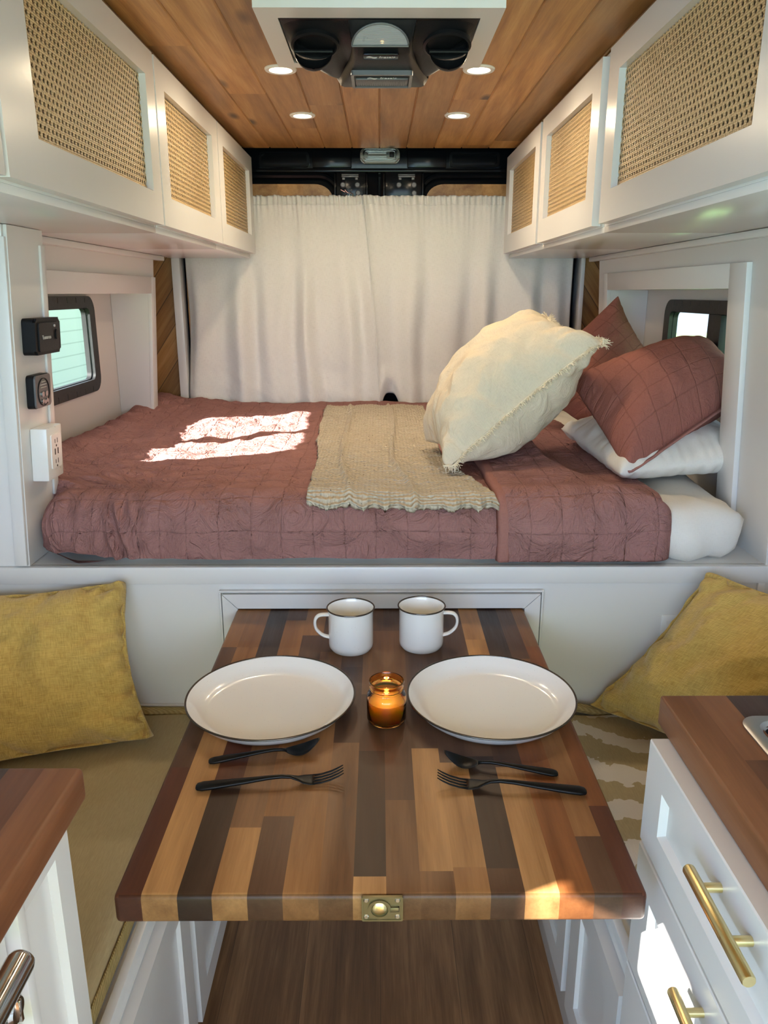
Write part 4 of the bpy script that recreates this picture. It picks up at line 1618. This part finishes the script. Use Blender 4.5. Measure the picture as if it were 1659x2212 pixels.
for k, ln_ in enumerate((.018, .030, .026)):
    box(bm, X0 + .018, X0 + .0192, 1.561 - ln_ / 2, 1.561 + ln_ / 2, 1.1975 - .0055 * k, 1.1988 - .0055 * k, bev=0)
shear_parts(bm)
obj('lettering', bm, M['letter'], t)

t = thing('power_outlet', 'white surface-mounted power outlet with USB slots, lowest on the white pillar', 'outlet', (X0 + .03, 1.565, 1.0))
bm = bmesh.new()
box(bm, X0, X0 + .034, 1.525, 1.600, 1.000, 1.108, bev=.003)
shear_parts(bm)
obj('surface_box', bm, M['whiteplastic'], t)
bm = bmesh.new()
prism(bm, rrect(1.540, 1.588, 1.022, 1.092, .004), X0 + .034, X0 + .0365, 'x')
shear_parts(bm)
obj('receptacle', bm, M['whiteplastic'], t)
bm = bmesh.new()
for zc in (1.078, 1.036):
    box(bm, X0 + .0362, X0 + .0368, 1.556, 1.558, zc - .004, zc + .004, bev=0)
    box(bm, X0 + .0362, X0 + .0368, 1.568, 1.570, zc - .005, zc + .005, bev=0)
    lathe(bm, [(0, 0), (.0024, 0), (.0024, .0006), (0, .0006)], 10, (X0 + .0362, 1.563, zc - .010), axis='x')
for yy in (1.556, 1.570):
    box(bm, X0 + .0362, X0 + .0368, yy - .0022, yy + .0022, 1.050, 1.0625, bev=0)
shear_parts(bm)
obj('slots', bm, M['blackplastic'], t)

# ================================================================== BENCHES (dinette sides)


def bench(sgn, y0, label):
    t = thing('dinette_bench', label, 'bench', (sgn * .6, (y0 + 1.48) / 2, 0), 'white bench boxes either side of the aisle')

    def bx(bm, xa, xb, *r, bev=.0015):
        box(bm, min(sgn * xa, sgn * xb), max(sgn * xa, sgn * xb), *r, bev=bev)
    bm = bmesh.new()
    bx(bm, .356, .884, y0, 1.486, 0.0, .42, bev=.001)
    bx(bm, .362, .884, y0, 1.486, .42, .448)
    obj('body', bm, M['white_satin'], t)
    bm = bmesh.new()
    bx(bm, .352, .366, y0, 1.486, .421, .456, bev=.002)
    obj('lip', bm, M['white_satin'], t)
    for (a, b_, z0, z1) in ((y0 + .01, 1.105, .115 if sgn > 0 else .045, .415), (1.135, 1.475, .115 if sgn > 0 else .045, .415)):
        bm = bmesh.new()
        f0 = [(a, z0), (b_, z0), (b_, z1), (a, z1)]
        w = .052
        i0 = [(a + w, z0 + w), (b_ - w, z0 + w), (b_ - w, z1 - w), (a + w, z1 - w)]
        ring_prism(bm, f0, i0, sgn * .336, sgn * .356, 'x')
        bx(bm, .344, .356, a + w - .002, b_ - w + .002, z0 + w - .002, z1 - w + .002, bev=0)
        obj('door', bm, M['white_satin'], t, smooth=0)
    return t


bench(-1, .70, 'white bench box with framed doors, left of the aisle')
bench(1, .845, 'white bench box with framed doors, right of the aisle')

o = obj('bench_cushion', rounded_box(-.878, -.372, .712, 1.473, .452, .507, .022, .02, lambda p, n: .004 * float(fbm(p[0] * 5, p[1] * 5, 61, 3)) + .0035 * float(ridged(p[0] * 6, p[1] * 4, 62, 2) - 1) * max(0, n[2])), M['cover_olive'], smooth=180)
tag(o, 'plain olive canvas seat cushion on the bench left of the table', 'cushion', 'bench seat cushions')
bm = rounded_box(-.3735, -.3695, .73, 1.46, .459, .487, .0019, .012)
obj('side_panel', bm, M['twill'], o, smooth=180)
bm = bmesh.new()
tube(bm, [(-.87, 1.470, .506), (-.60, 1.471, .508), (-.38, 1.470, .506)], .010, 8, flat=1.0)
obj('back_seam', bm, M['twill'], o)
o = obj('bench_cushion', rounded_box(.372, .878, .852, 1.473, .452, .507, .022, .02, lambda p, n: .004 * float(fbm(p[0] * 5, p[1] * 5, 71, 3)) + .003 * float(ridged(p[0] * 6, p[1] * 4, 72, 2) - 1) * max(0, n[2])), M['cover_stripe'], smooth=180)
tag(o, 'olive seat cushion with wandering cream bands on the bench right of the table', 'cushion', 'bench seat cushions')
bm = bmesh.new()
tube(bm, [(.38, 1.470, .506), (.42, 1.468, .516), (.46, 1.466, .508), (.87, 1.47, .506)], .010, 8)
obj('back_seam', bm, M['twill'], o)

cs = lambda x, y: .508 + 0 * x
o, Q4 = cushion('mustard_pillow', [(-.88, 1.185, .515), (-.446, 1.345, .515), (-.510, 1.450, .815), (-.93, 1.42, .80)], .085, M['mustard'], 13, .5, wr=.012, pinch=.034, plen=.16, pfreq=6, full=.5, uvs=.45, zmin=.512)
tag(o, 'mustard chenille pillow propped upright on the left bench, cut off by the photo edge', 'pillow')
o, Q5 = cushion('mustard_pillow', [(.438, 1.462, .522), (.69, 1.150, .525), (.90, 1.18, .84), (.648, 1.430, .842)], .090, M['mustard'], 17, .5, wr=.010, pinch=.030, plen=.14, pfreq=6, full=.45, uvs=.45, zmin=.512)
tag(o, 'mustard chenille pillow on the right bench, one corner pointing up over the bed rail', 'pillow')

# ================================================================== BUTCHER BLOCK
K = (.048, .025, .014); D = (.100, .048, .024); R_ = (.105, .034, .016); Mi = (.18, .086, .036); Bo = (.27, .125, .044); L_ = (.40, .205, .075); Rb = (.21, .075, .022)
PAL = [K, D, R_, Mi, Bo, L_, Rb, D, Mi, Bo]


def butcher(name, x0, x1, y0, y1, z0, z1, xs, segs, parent=None, axis=0, rad=.006, label=None, seed=3, cut=None):
    """xs stave boundaries across `axis`; segs[i] = [(break, colour), ...] along the other axis from the low end"""
    bm = B(x0, x1, y0, y1, z0, z1, bev=rad, seg=3)
    ax, ay = (0, 1) if axis == 0 else (1, 0)
    for xb in xs[1:-1]:
        no = [0, 0, 0]; no[ax] = 1
        co = [0, 0, 0]; co[ax] = xb
        bmesh.ops.bisect_plane(bm, geom=bm.verts[:] + bm.edges[:] + bm.faces[:], plane_co=co, plane_no=no)
    for i, sg in enumerate(segs):
        for (brk, _) in sg[:-1]:
            fs = [f for f in bm.faces if xs[i] - 1e-5 < f.calc_center_median()[ax] < xs[i + 1] + 1e-5]
            es = list({e for f in fs for e in f.edges}); vs = list({v for f in fs for v in f.verts})
            no = [0, 0, 0]; no[ay] = 1
            co = [0, 0, 0]; co[ay] = brk
            bmesh.ops.bisect_plane(bm, geom=vs + es + fs, plane_co=co, plane_no=no)
    if cut:
        (cx0, cx1, cy0, cy1) = cut
        for co, no in (((cx0, 0, 0), (1, 0, 0)), ((cx1, 0, 0), (1, 0, 0)), ((0, cy0, 0), (0, 1, 0)), ((0, cy1, 0), (0, 1, 0))):
            bmesh.ops.bisect_plane(bm, geom=bm.verts[:] + bm.edges[:] + bm.faces[:], plane_co=co, plane_no=no)
        dead = [f for f in bm.faces if cx0 < f.calc_center_median().x < cx1 and cy0 < f.calc_center_median().y < cy1]
        bmesh.ops.delete(bm, geom=dead, context='FACES')
    cols = []; seeds = []
    rng = random.Random(seed)
    jit = {}
    for f in bm.faces:
        c = f.calc_center_median()
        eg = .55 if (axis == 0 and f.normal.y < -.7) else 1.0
        i = 0
        while i < len(segs) - 1 and c[ax] > xs[i + 1]:
            i += 1
        k = 0
        while k < len(segs[i]) - 1 and c[ay] > segs[i][k][0]:
            k += 1
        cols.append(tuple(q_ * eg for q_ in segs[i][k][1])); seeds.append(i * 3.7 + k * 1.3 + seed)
    off = wloc(parent) if parent is not None else Vector((0, 0, 0))
    bmesh.ops.translate(bm, verts=bm.verts, vec=-off)
    me = bpy.data.meshes.new(name)
    bm.to_mesh(me)
    bm.free()
    at = me.attributes.new('tint', 'FLOAT_COLOR', 'FACE')
    for i, c in enumerate(cols):
        at.data[i].color = (*c, 1)
    at = me.attributes.new('seed', 'FLOAT', 'FACE')
    for i, s__ in enumerate(seeds):
        at.data[i].value = s__
    me.materials.append(M['block'])
    me.shade_smooth()
    me.set_sharp_from_angle(angle=math.radians(40))
    o = bpy.data.objects.new(name, me)
    COL.objects.link(o)
    if parent is not None:
        o.parent = parent
    return o


def rsegs(n, y0, y1, rng, pal, lo=.2, hi=.5):
    out = []
    for i in range(n):
        y = y0 + rng.uniform(.05, hi)
        sg = []
        while y < y1:
            sg.append((y, rng.choice(pal)))
            y += rng.uniform(lo, hi)
        sg.append((y1 + 1, rng.choice(pal)))
        out.append(sg)
    return out


px = [250, 310, 387, 461, 537, 613, 690, 764, 836, 911, 986, 1061, 1135, 1209, 1284, 1345, 1399]
xs = [-.291 + (p - 250) / 1149.0 * .583 for p in px]
E9 = 9
segs = [
    [(.926, R_), (1.30, D), (E9, Bo)],
    [(1.02, L_), (1.18, Mi), (1.30, Bo), (E9, Bo)],
    [(.885, K), (1.00, R_), (1.20, D), (E9, K)],
    [(.801, L_), (.99, Mi), (1.25, Bo), (1.42, Bo), (E9, D)],
    [(.822, D), (.945, Bo), (1.1, Bo), (1.35, D), (E9, Bo)],
    [(1.05, Bo), (1.28, Mi), (1.46, D), (E9, L_)],
    [(.985, Mi), (1.22, D), (E9, D)],
    [(.718, L_), (.964, K), (1.125, D), (1.37, Mi), (E9, Mi)],
    [(.853, Mi), (1.12, D), (1.37, Mi), (E9, D)],
    [(.726, Mi), (.970, L_), (1.1, D), (1.3, D), (E9, K)],
    [(.732, Bo), (.935, L_), (1.15, D), (E9, D)],
    [(.730, D), (.95, K), (1.24, D), (E9, D)],
    [(.924, L_), (1.15, D), (1.33, L_), (E9, L_)],
    [(.99, Rb), (1.2, Mi), (E9, K)],
    [(.783, D), (1.05, Bo), (1.25, Mi), (E9, D)],
    [(.84, R_), (1.30, Rb), (E9, Bo)],
]
t = thing('dinette_table', 'walnut and cherry butcher block table laid for two, hung from the white panel', 'table', (0, 1.09, 0))
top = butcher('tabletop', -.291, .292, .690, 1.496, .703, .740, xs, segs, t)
for v in top.data.vertices:
    fy = (v.co.y + 1.09 - .69) / .8
    v.co.x *= 1 + .02 * fy
obj('mounting_cleat', B(-.27, .27, 1.46, 1.4875, .672, .7028, bev=.002), M['white'], t)
# flush ring latch in the front edge
la = thing('ring_latch', 'aged brass flush ring latch let into the table front edge', 'latch', (.002, .69, .727))
bm = bmesh.new()
ring_prism(bm, rrect(-.0205, .0245, .7085, .7405, .0015, 2), rrect(-.0185, .0225, .7105, .7385, .001, 2), .6865, .6895, 'y')
prism(bm, rrect(-.019, .023, .710, .739, .001, 2), .6875, .690, 'y')
obj('plate', bm, M['agedbrass'], la)
bm = bmesh.new()
lathe(bm, [(.0095, 0), (.0125, 0), (.0125, -.002), (.0095, -.002)], 32, (-.001, .6875, .7245), closed=True, axis='y')
box(bm, .0105, .020, .685, .688, .7215, .7275, bev=.0005)
obj('ring', bm, M['agedbrass'], la)
bm = bmesh.new()
lathe(bm, [(0, -.0022), (.004, -.0020), (.0075, -.0008), (.0085, .0004), (0, .0006)], 32, (-.001, .6868, .7248), axis='y')
obj('finger_cup', bm, M['brass'], la)
obj('slot', B(.0185, .0205, .6862, .6876, .721, .7275, bev=0), M['void'], la)
for (sx, sz) in ((-.0155, .7355), (.0185, .7355), (-.0155, .7140), (.0185, .7140)):
    bm = bmesh.new()
    lathe(bm, [(0, -.0012), (.002, -.0012), (.0031, 0), (0, 0)], 16, (sx, .6876, sz), axis='y')
    obj('screw', bm, M['screw'], la)

# ================================================================== TABLEWARE
TZ = .7402


def plate(x, y, label):
    t = thing('dinner_plate', label, 'plate', (x, y, TZ), 'enamel dinner plates on the table')
    bm = bmesh.new()
    lathe(bm, [(0, .0035), (.098, .0035), (.108, .0055), (.118, .013), (.1295, .0245), (.1300, .0232), (.1195, .0105), (.110, .0028), (.102, 0), (0, 0)], 96)
    obj('dish', bm, M['enamel'], t, local=True)
    bm = bmesh.new()
    lathe(bm, [(.1308 + .0016 * math.cos(a), .0243 + .0016 * math.sin(a)) for a in [2 * PI * k / 10 for k in range(10)]], 96, closed=True)
    obj('rim', bm, M['rimsteel'], t, local=True)
    return t


plate(-.171, 1.083, 'white speckled enamel plate with a dark rim, above the left spoon and fork')
plate(.174, 1.083, 'white speckled enamel plate with a dark rim, above the right spoon and fork')


def mug(x, y, rz, label):
    t = thing('enamel_mug', label, 'mug', (x, y, TZ), 'white enamel mugs at the back of the table', (0, 0, rz))
    bm = bmesh.new()
    H = .080
    lathe(bm, [(0, .004), (.036, .004), (.0388, .007), (.0395, .012), (.0395, H - .006), (.0420, H), (.0428, H - .0008), (.0408, H - .006), (.0408, .012), (.0402, .006), (.036, 0), (0, .001)], 72)
    obj('body', bm, M['enamel'], t, local=True)
    bm = bmesh.new()
    lathe(bm, [(.0428 + .0014 * math.cos(a), H + .0014 * math.sin(a)) for a in [2 * PI * k / 10 for k in range(10)]], 72, closed=True)
    obj('rim', bm, M['rimsteel'], t, local=True)
    pts = [(.040, 0, .068), (.050, 0, .0685), (.0585, 0, .067), (.0640, 0, .061), (.0655, 0, .052), (.0635, 0, .042), (.058, 0, .034), (.050, 0, .0275), (.040, 0, .024)]
    bm = bmesh.new()
    V_ = [Vector(p) for p in pts]
    # catmull
    cp = []
    for i in range(len(V_) - 1):
        p0 = V_[max(0, i - 1)]; p1 = V_[i]; p2 = V_[i + 1]; p3 = V_[min(len(V_) - 1, i + 2)]
        for k in range(4):
            u = k / 4
            cp.append(0.5 * ((2 * p1) + (-p0 + p2) * u + (2 * p0 - 5 * p1 + 4 * p2 - p3) * u * u + (-p0 + 3 * p1 - 3 * p2 + p3) * u ** 3))
    cp.append(V_[-1])
    rings = []
    n = 12
    for i, p in enumerate(cp):
        d = (cp[min(i + 1, len(cp) - 1)] - cp[max(i - 1, 0)]).normalized()
        w = Vector((0, 1, 0)); nn = d.cross(w).normalized()
        rings.append([bm.verts.new(p + w * (.0065 * math.cos(2 * PI * k / n)) + nn * (.0028 * math.sin(2 * PI * k / n))) for k in range(n)])
    for a, b in zip(rings, rings[1:]):
        for k in range(n):
            bm.faces.new((a[k], a[(k + 1) % n], b[(k + 1) % n], b[k]))
    bm.faces.new(rings[0][::-1]); bm.faces.new(rings[-1])
    obj('handle', bm, M['enamel'], t, local=True)


mug(-.0535, 1.297, PI + .12, 'white enamel mug with its handle pointing left')
mug(.0760, 1.305, -.12, 'white enamel mug with its handle pointing right')

# candle in an amber jar
t = thing('jar_candle', 'small amber glass jar with a lit candle between the plates', 'candle', (.0095, 1.045, TZ))
bm = bmesh.new()
lathe(bm, [(0, .0002), (.024, .0002), (.0285, .003), (.0300, .008), (.0300, .042), (.0285, .047), (.0255, .0495), (.0245, .052), (.0262, .0535), (.0248, .0555), (.0262, .0575), (.0248, .0595), (.0255, .064), (.0268, .0665), (.0262, .0685), (.0245, .0685), (.0235, .066), (.0232, .052), (.0262, .046), (.0278, .041), (.0278, .008), (.026, .005), (0, .005)], 56)
obj('jar', bm, M['amber'], t, local=True, smooth=60)
bm = bmesh.new()
lathe(bm, [(0, .0055), (.0250, .0055), (.0268, .008), (.0268, .036), (.022, .0355), (.008, .034), (0, .0335)], 48)
obj('wax', bm, M['wax'], t, local=True)
bm = bmesh.new()
tube(bm, [(0, 0, .033), (.0003, 0, .0395)], .0007, 6)
obj('wick', bm, M['void'], t, local=True)
bm = bmesh.new()
lathe(bm, [(0, .0385), (.0018, .040), (.0027, .043), (.0022, .047), (.0010, .052), (0, .0555)], 16)
obj('flame', bm, M['flame'], t, local=True)
l = lamp('candle_glow', 'POINT', (0, 0, .049), (0, 0, 0), .32, (1.0, .50, .16), shadow_soft_size=.004)
l.parent = t


def loft(bm, secs, n=12):
    """secs: (x, z, halfwidth, halfthick, dip)"""
    rings = []
    for (x, z, w, h, dip) in secs:
        ring = []
        for k in range(n):
            a = 2 * PI * k / n
            yy = w * math.cos(a)
            zz = h * math.sin(a)
            ring.append(bm.verts.new((x, yy, z + zz - dip * (1 - (yy / max(w, 1e-6)) ** 2))))
        rings.append(ring)
    for a, b in zip(rings, rings[1:]):
        for k in range(n):
            bm.faces.new((a[k], a[(k + 1) % n], b[(k + 1) % n], b[k]))
    bm.faces.new(rings[0][::-1]); bm.faces.new(rings[-1])


def spoon(p, q, label, L):
    p = Vector(p); q = Vector(q)
    rz = math.atan2(q.y - p.y, q.x - p.x)
    k = L / .16
    t = thing('teaspoon', label, 'spoon', (p.x, p.y, TZ), 'black spoons beside the plates', (0, 0, rz))
    bm = bmesh.new()
    hs = [(0, .0035, .0035, .0015, 0), (.002, .0037, .0062, .0026, 0), (.008, .0042, .0078, .0032, 0), (.02, .0052, .0074, .0034, 0), (.05, .0078, .0052, .0028, 0), (.078, .0102, .0033, .0024, 0), (.092, .0108, .0026, .0024, 0), (.103, .0098, .0024, .0023, 0), (.110, .0085, .0030, .0020, 0)]
    loft(bm, [(a * k, b, c * k, d, e) for a, b, c, d, e in hs])
    obj('handle', bm, M['cutlery'], t, local=True, smooth=180)
    bm = bmesh.new()
    bs = []
    for i in range(15):
        u = i / 14
        w = .0150 * math.sin(PI * min(1, u * .93 + .045)) ** .65 * (1 - .12 * u)
        z = .0085 - .004 * math.sin(PI * u) + .013 * u ** 2
        bs.append((.108 + .050 * u, z, max(w, .002), .0009, .0065 * math.sin(PI * u)))
    loft(bm, [(a * k, b, c * k, d, e) for a, b, c, d, e in bs], 24)
    obj('bowl', bm, M['cutlery'], t, local=True, smooth=180)


def fork(p, q, label, L):
    p = Vector(p); q = Vector(q)
    rz = math.atan2(q.y - p.y, q.x - p.x)
    k = L / .195
    t = thing('dinner_fork', label, 'fork', (p.x, p.y, TZ), 'black forks beside the plates', (0, 0, rz))
    bm = bmesh.new()
    hs = [(0, .004, .004, .0015, 0), (.002, .0042, .0072, .003, 0), (.009, .0046, .0092, .0038, 0), (.024, .0056, .0086, .0040, 0), (.06, .0084, .0060, .0034, 0), (.095, .0118, .0036, .0028, 0), (.112, .0125, .0029, .0027, 0), (.124, .0112, .0030, .0024, 0), (.134, .0080, .0058, .0018, 0), (.141, .0062, .0100, .0014, 0), (.150, .0052, .0118, .0012, 0), (.156, .0052, .0119, .0011, 0)]
    loft(bm, [(a * k, b, c * k, d, e) for a, b, c, d, e in hs])
    obj('handle', bm, M['cutlery'], t, local=True, smooth=180)
    for s_ in (-1.5, -.5, .5, 1.5):
        bm = bmesh.new()
        ts_ = [(.154, .0052, .0021, .0011, 0), (.165, .0062, .0018, .0011, 0), (.178, .0098, .0016, .0011, 0), (.188, .0145, .0014, .0010, 0), (.1945, .0185, .0008, .0007, 0)]
        loft(bm, [(a * k, b, c, d, e) for a, b, c, d, e in ts_], 8)
        bmesh.ops.translate(bm, verts=bm.verts, vec=(0, s_ * .0061, 0))
        obj('tine', bm, M['cutlery'], t, local=True, smooth=180)


spoon((-.2385, .934), (-.088, .962), 'black spoon on the left of the table, below the left plate', .157)
fork((-.2430, .876), (-.054, .893), 'black fork on the left of the table, in front of the spoon', .195)
spoon((.2405, .903), (.090, .930), 'black spoon on the right of the table, below the right plate', .157)
fork((.2690, .864), (.081, .882), 'black fork on the right of the table, in front of the spoon', .195)

# ================================================================== KITCHEN, RIGHT
t = thing('drawer_cabinet', 'white kitchen cabinet with three brass-handled drawers, lower right corner', 'cabinet', (.62, .3, 0))
obj('carcass', boxes([(.345, .364, -.40, .797, .05, .860), (.364, .884, .779, .797, .05, .860), (.364, .884, -.40, -.382, .05, .860), (.364, .884, -.382, .779, .05, .068)], .001), M['white_satin'], t)
obj('plinth', boxes([(.37, .884, -.40, .79, 0, .05)], .001), M['white_satin'], t)
for i, (z0, z1) in enumerate(((.7235, .861), (.540, .718), (.300, .534))):
    bm = bmesh.new()
    y0, y1, w = .12, .802, .050
    f0 = [(y0, z0), (y1, z0), (y1, z1), (y0, z1)]
    wt = .040 if i == 0 else w
    i0 = [(y0 + w, z0 + wt), (y1 - w, z0 + wt), (y1 - w, z1 - wt), (y0 + w, z1 - wt)]
    i1 = [(y0 + w + .006, z0 + wt + .006), (y1 - w - .006, z0 + wt + .006), (y1 - w - .006, z1 - wt - .006), (y0 + w + .006, z1 - wt - .006)]
    # face ring, bevelled inner edge and recessed field
    V = {}
    for nm, pl, xx in (('a', f0, .345), ('b', f0, .3215), ('b2', [(y0 + .0015, z0 + .0015), (y1 - .0015, z0 + .0015), (y1 - .0015, z1 - .0015), (y0 + .0015, z1 - .0015)], .320), ('c', i0, .320), ('d', i1, .328)):
        V[nm] = [bm.verts.new((xx, p[0], p[1])) for p in pl]
    for p_, q_ in (('a', 'b'), ('b', 'b2'), ('b2', 'c'), ('c', 'd')):
        for k in range(4):
            bm.faces.new((V[p_][k], V[p_][(k + 1) % 4], V[q_][(k + 1) % 4], V[q_][k]))
    bm.faces.new(V['d']); bm.faces.new(V['a'][::-1])
    d = obj('drawer', bm, M['white_satin'], t, smooth=0)
    zc = (.832, .682, .47)[i]
    bm = bmesh.new()
    tube(bm, [(.299, .494, zc), (.299, .4955, zc), (.299, .6205, zc), (.299, .622, zc)], [.0055, .0062, .0062, .0055], 24)
    h = obj('handle', bm, M['brass'], d, smooth=60)
    for yy in (.535, .597):
        bm = bmesh.new()
        tube(bm, [(.302, yy, zc), (.322 if abs(zc - (z0 + z1) / 2) > .02 else .329, yy, zc)], .0045, 16)
        obj('post', bm, M['brass'], h, smooth=60)

rng = random.Random(5)
yx = [.34, .381, .419, .460, .505, .560, .63, .69, .75, .81, .884]
WAL = [(.20, .085, .038), (.15, .062, .030), (.09, .042, .026), (.25, .115, .052), (.07, .038, .027)]
sg = rsegs(len(yx) - 1, -.4, .836, rng, WAL, .4, .9)
sg[0] = [(E9, (.20, .085, .038))]; sg[1] = [(.70, (.12, .052, .026)), (E9, (.23, .100, .046))]; sg[2] = [(.60, (.16, .07, .035)), (.782, (.21, .085, .040)), (E9, (.060, .032, .028))]; sg[3] = [(E9, (.055, .030, .027))]; sg[4] = [(E9, (.17, .075, .035))]
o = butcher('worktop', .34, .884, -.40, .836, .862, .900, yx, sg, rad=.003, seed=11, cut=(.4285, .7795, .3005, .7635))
tag(o, 'walnut worktop with the sink, lower right corner', 'worktop')

t = thing('sink', 'stainless steel sink let into the right worktop, only its corner in view', 'sink', (.62, .55, .90))
bm = bmesh.new()
ro, ri = rrect(.408, .80, .28, .784, .024, 8), rrect(.422, .786, .294, .770, .020, 8)
rz_ = rrect(.427, .781, .299, .765, .018, 8)
bt = rrect(.446, .762, .318, .746, .04, 8)
rings = []
for pl, zz in ((ro, .9002), (ro, .9022), ([(p[0] + (.004 if p[0] < .6 else -.004), p[1] + (.004 if p[1] < .5 else -.004)) for p in ro], .9045), (ri, .9040), (rz_, .898)):
    rings.append([bm.verts.new((p[0], p[1], zz)) for p in pl])
for a, b in zip(rings, rings[1:]):
    for k in range(len(a)):
        bm.faces.new((a[k], a[(k + 1) % len(a)], b[(k + 1) % len(a)], b[k]))
obj('rim', bm, M['steel'], t)
bm = bmesh.new()
rings = []
for pl, zz in ((rz_, .8985), (rrect(.429, .779, .301, .763, .018, 8), .88), (bt, .70)):
    rings.append([bm.verts.new((p[0], p[1], zz)) for p in pl])
for a, b in zip(rings, rings[1:]):
    for k in range(len(a)):
        bm.faces.new((a[k], a[(k + 1) % len(a)], b[(k + 1) % len(a)], b[k]))
bm.faces.new(rings[-1])
obj('basin', bm, M['greyplastic'], t)

# ================================================================== KITCHEN, LEFT
t = thing('base_cabinet', 'white kitchen cabinet end panel beside the range, lower left corner', 'cabinet', (-.6, .62, 0))
bm = boxes([(-.884, -.332, .553, .672, .0, .861)], .001)
obj('carcass', bm, M['white_satin'], t)
bm = bmesh.new()
ring_prism(bm, [(.566, .03), (.672, .03), (.672, .860), (.566, .860)], [(.572, .08), (.640, .08), (.640, .83), (.572, .83)], -.332, -.322, 'x')
obj('face_frame', bm, M['white_satin'], t, smooth=0)
obj('edge_strip', boxes([(-.335, -.318, .552, .566, .03, .861)], .001), M['white_satin'], t)
lx = [-.884, -.80, -.72, -.66, -.60, -.55, -.50, -.455, -.415, -.381, -.345, -.306]
sg = rsegs(len(lx) - 1, -.4, .694, random.Random(8), WAL, .4, .9)
sg[-1] = [(E9, (.23, .095, .042))]; sg[-2] = [(E9, (.17, .068, .034))]; sg[-3] = [(E9, (.055, .029, .022))]; sg[-4] = [(E9, (.065, .034, .024))]; sg[-5] = [(E9, (.19, .08, .038))]
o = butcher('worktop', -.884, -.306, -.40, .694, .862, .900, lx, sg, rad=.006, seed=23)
tag(o, 'walnut worktop over the range, lower left corner', 'worktop')
t = thing('gas_range', 'compact range with a polished bar handle and chrome knobs, lower left corner', 'stove', (-.6, .25, 0))
obj('body', boxes([(-.86, -.340, -.05, .550, .04, .860)], .002), M['white_satin'], t)
obj('fascia', boxes([(-.342, -.328, -.05, .548, .70, .858)], .004), M['whiteplastic'], t)
d = obj('oven_door', boxes([(-.342, -.322, -.04, .54, .10, .69)], .004), M['white_satin'], t)
bm = bmesh.new()
pts = [(-.283, .05, .864), (-.283, .484, .864), (-.283, .488, .864), (-.283, .490, .864)]
tube(bm, pts, [.0115, .0115, .0105, .008], 28)
hd = obj('bar_handle', bm, M['chrome'], t, smooth=60)
bm = boxes([(-.328, -.285, .44, .452, .848, .860)], .003)
obj('handle_bracket', bm, M['chrome'], hd)
for (yy, zz) in ((.500, .800), (.470, .775), (.43, .79), (.508, .755)):
    bm = bmesh.new()
    lathe(bm, [(.014, 0), (.014, .004), (.0125, .006), (.0125, .026), (.010, .029), (0, .029)], 28, (-.328, yy, zz), axis='x')
    box(bm, -.302, -.296, yy - .0018, yy + .0018, zz - .011, zz + .011, bev=.0008)
    obj('knob', bm, M['chrome'], t)
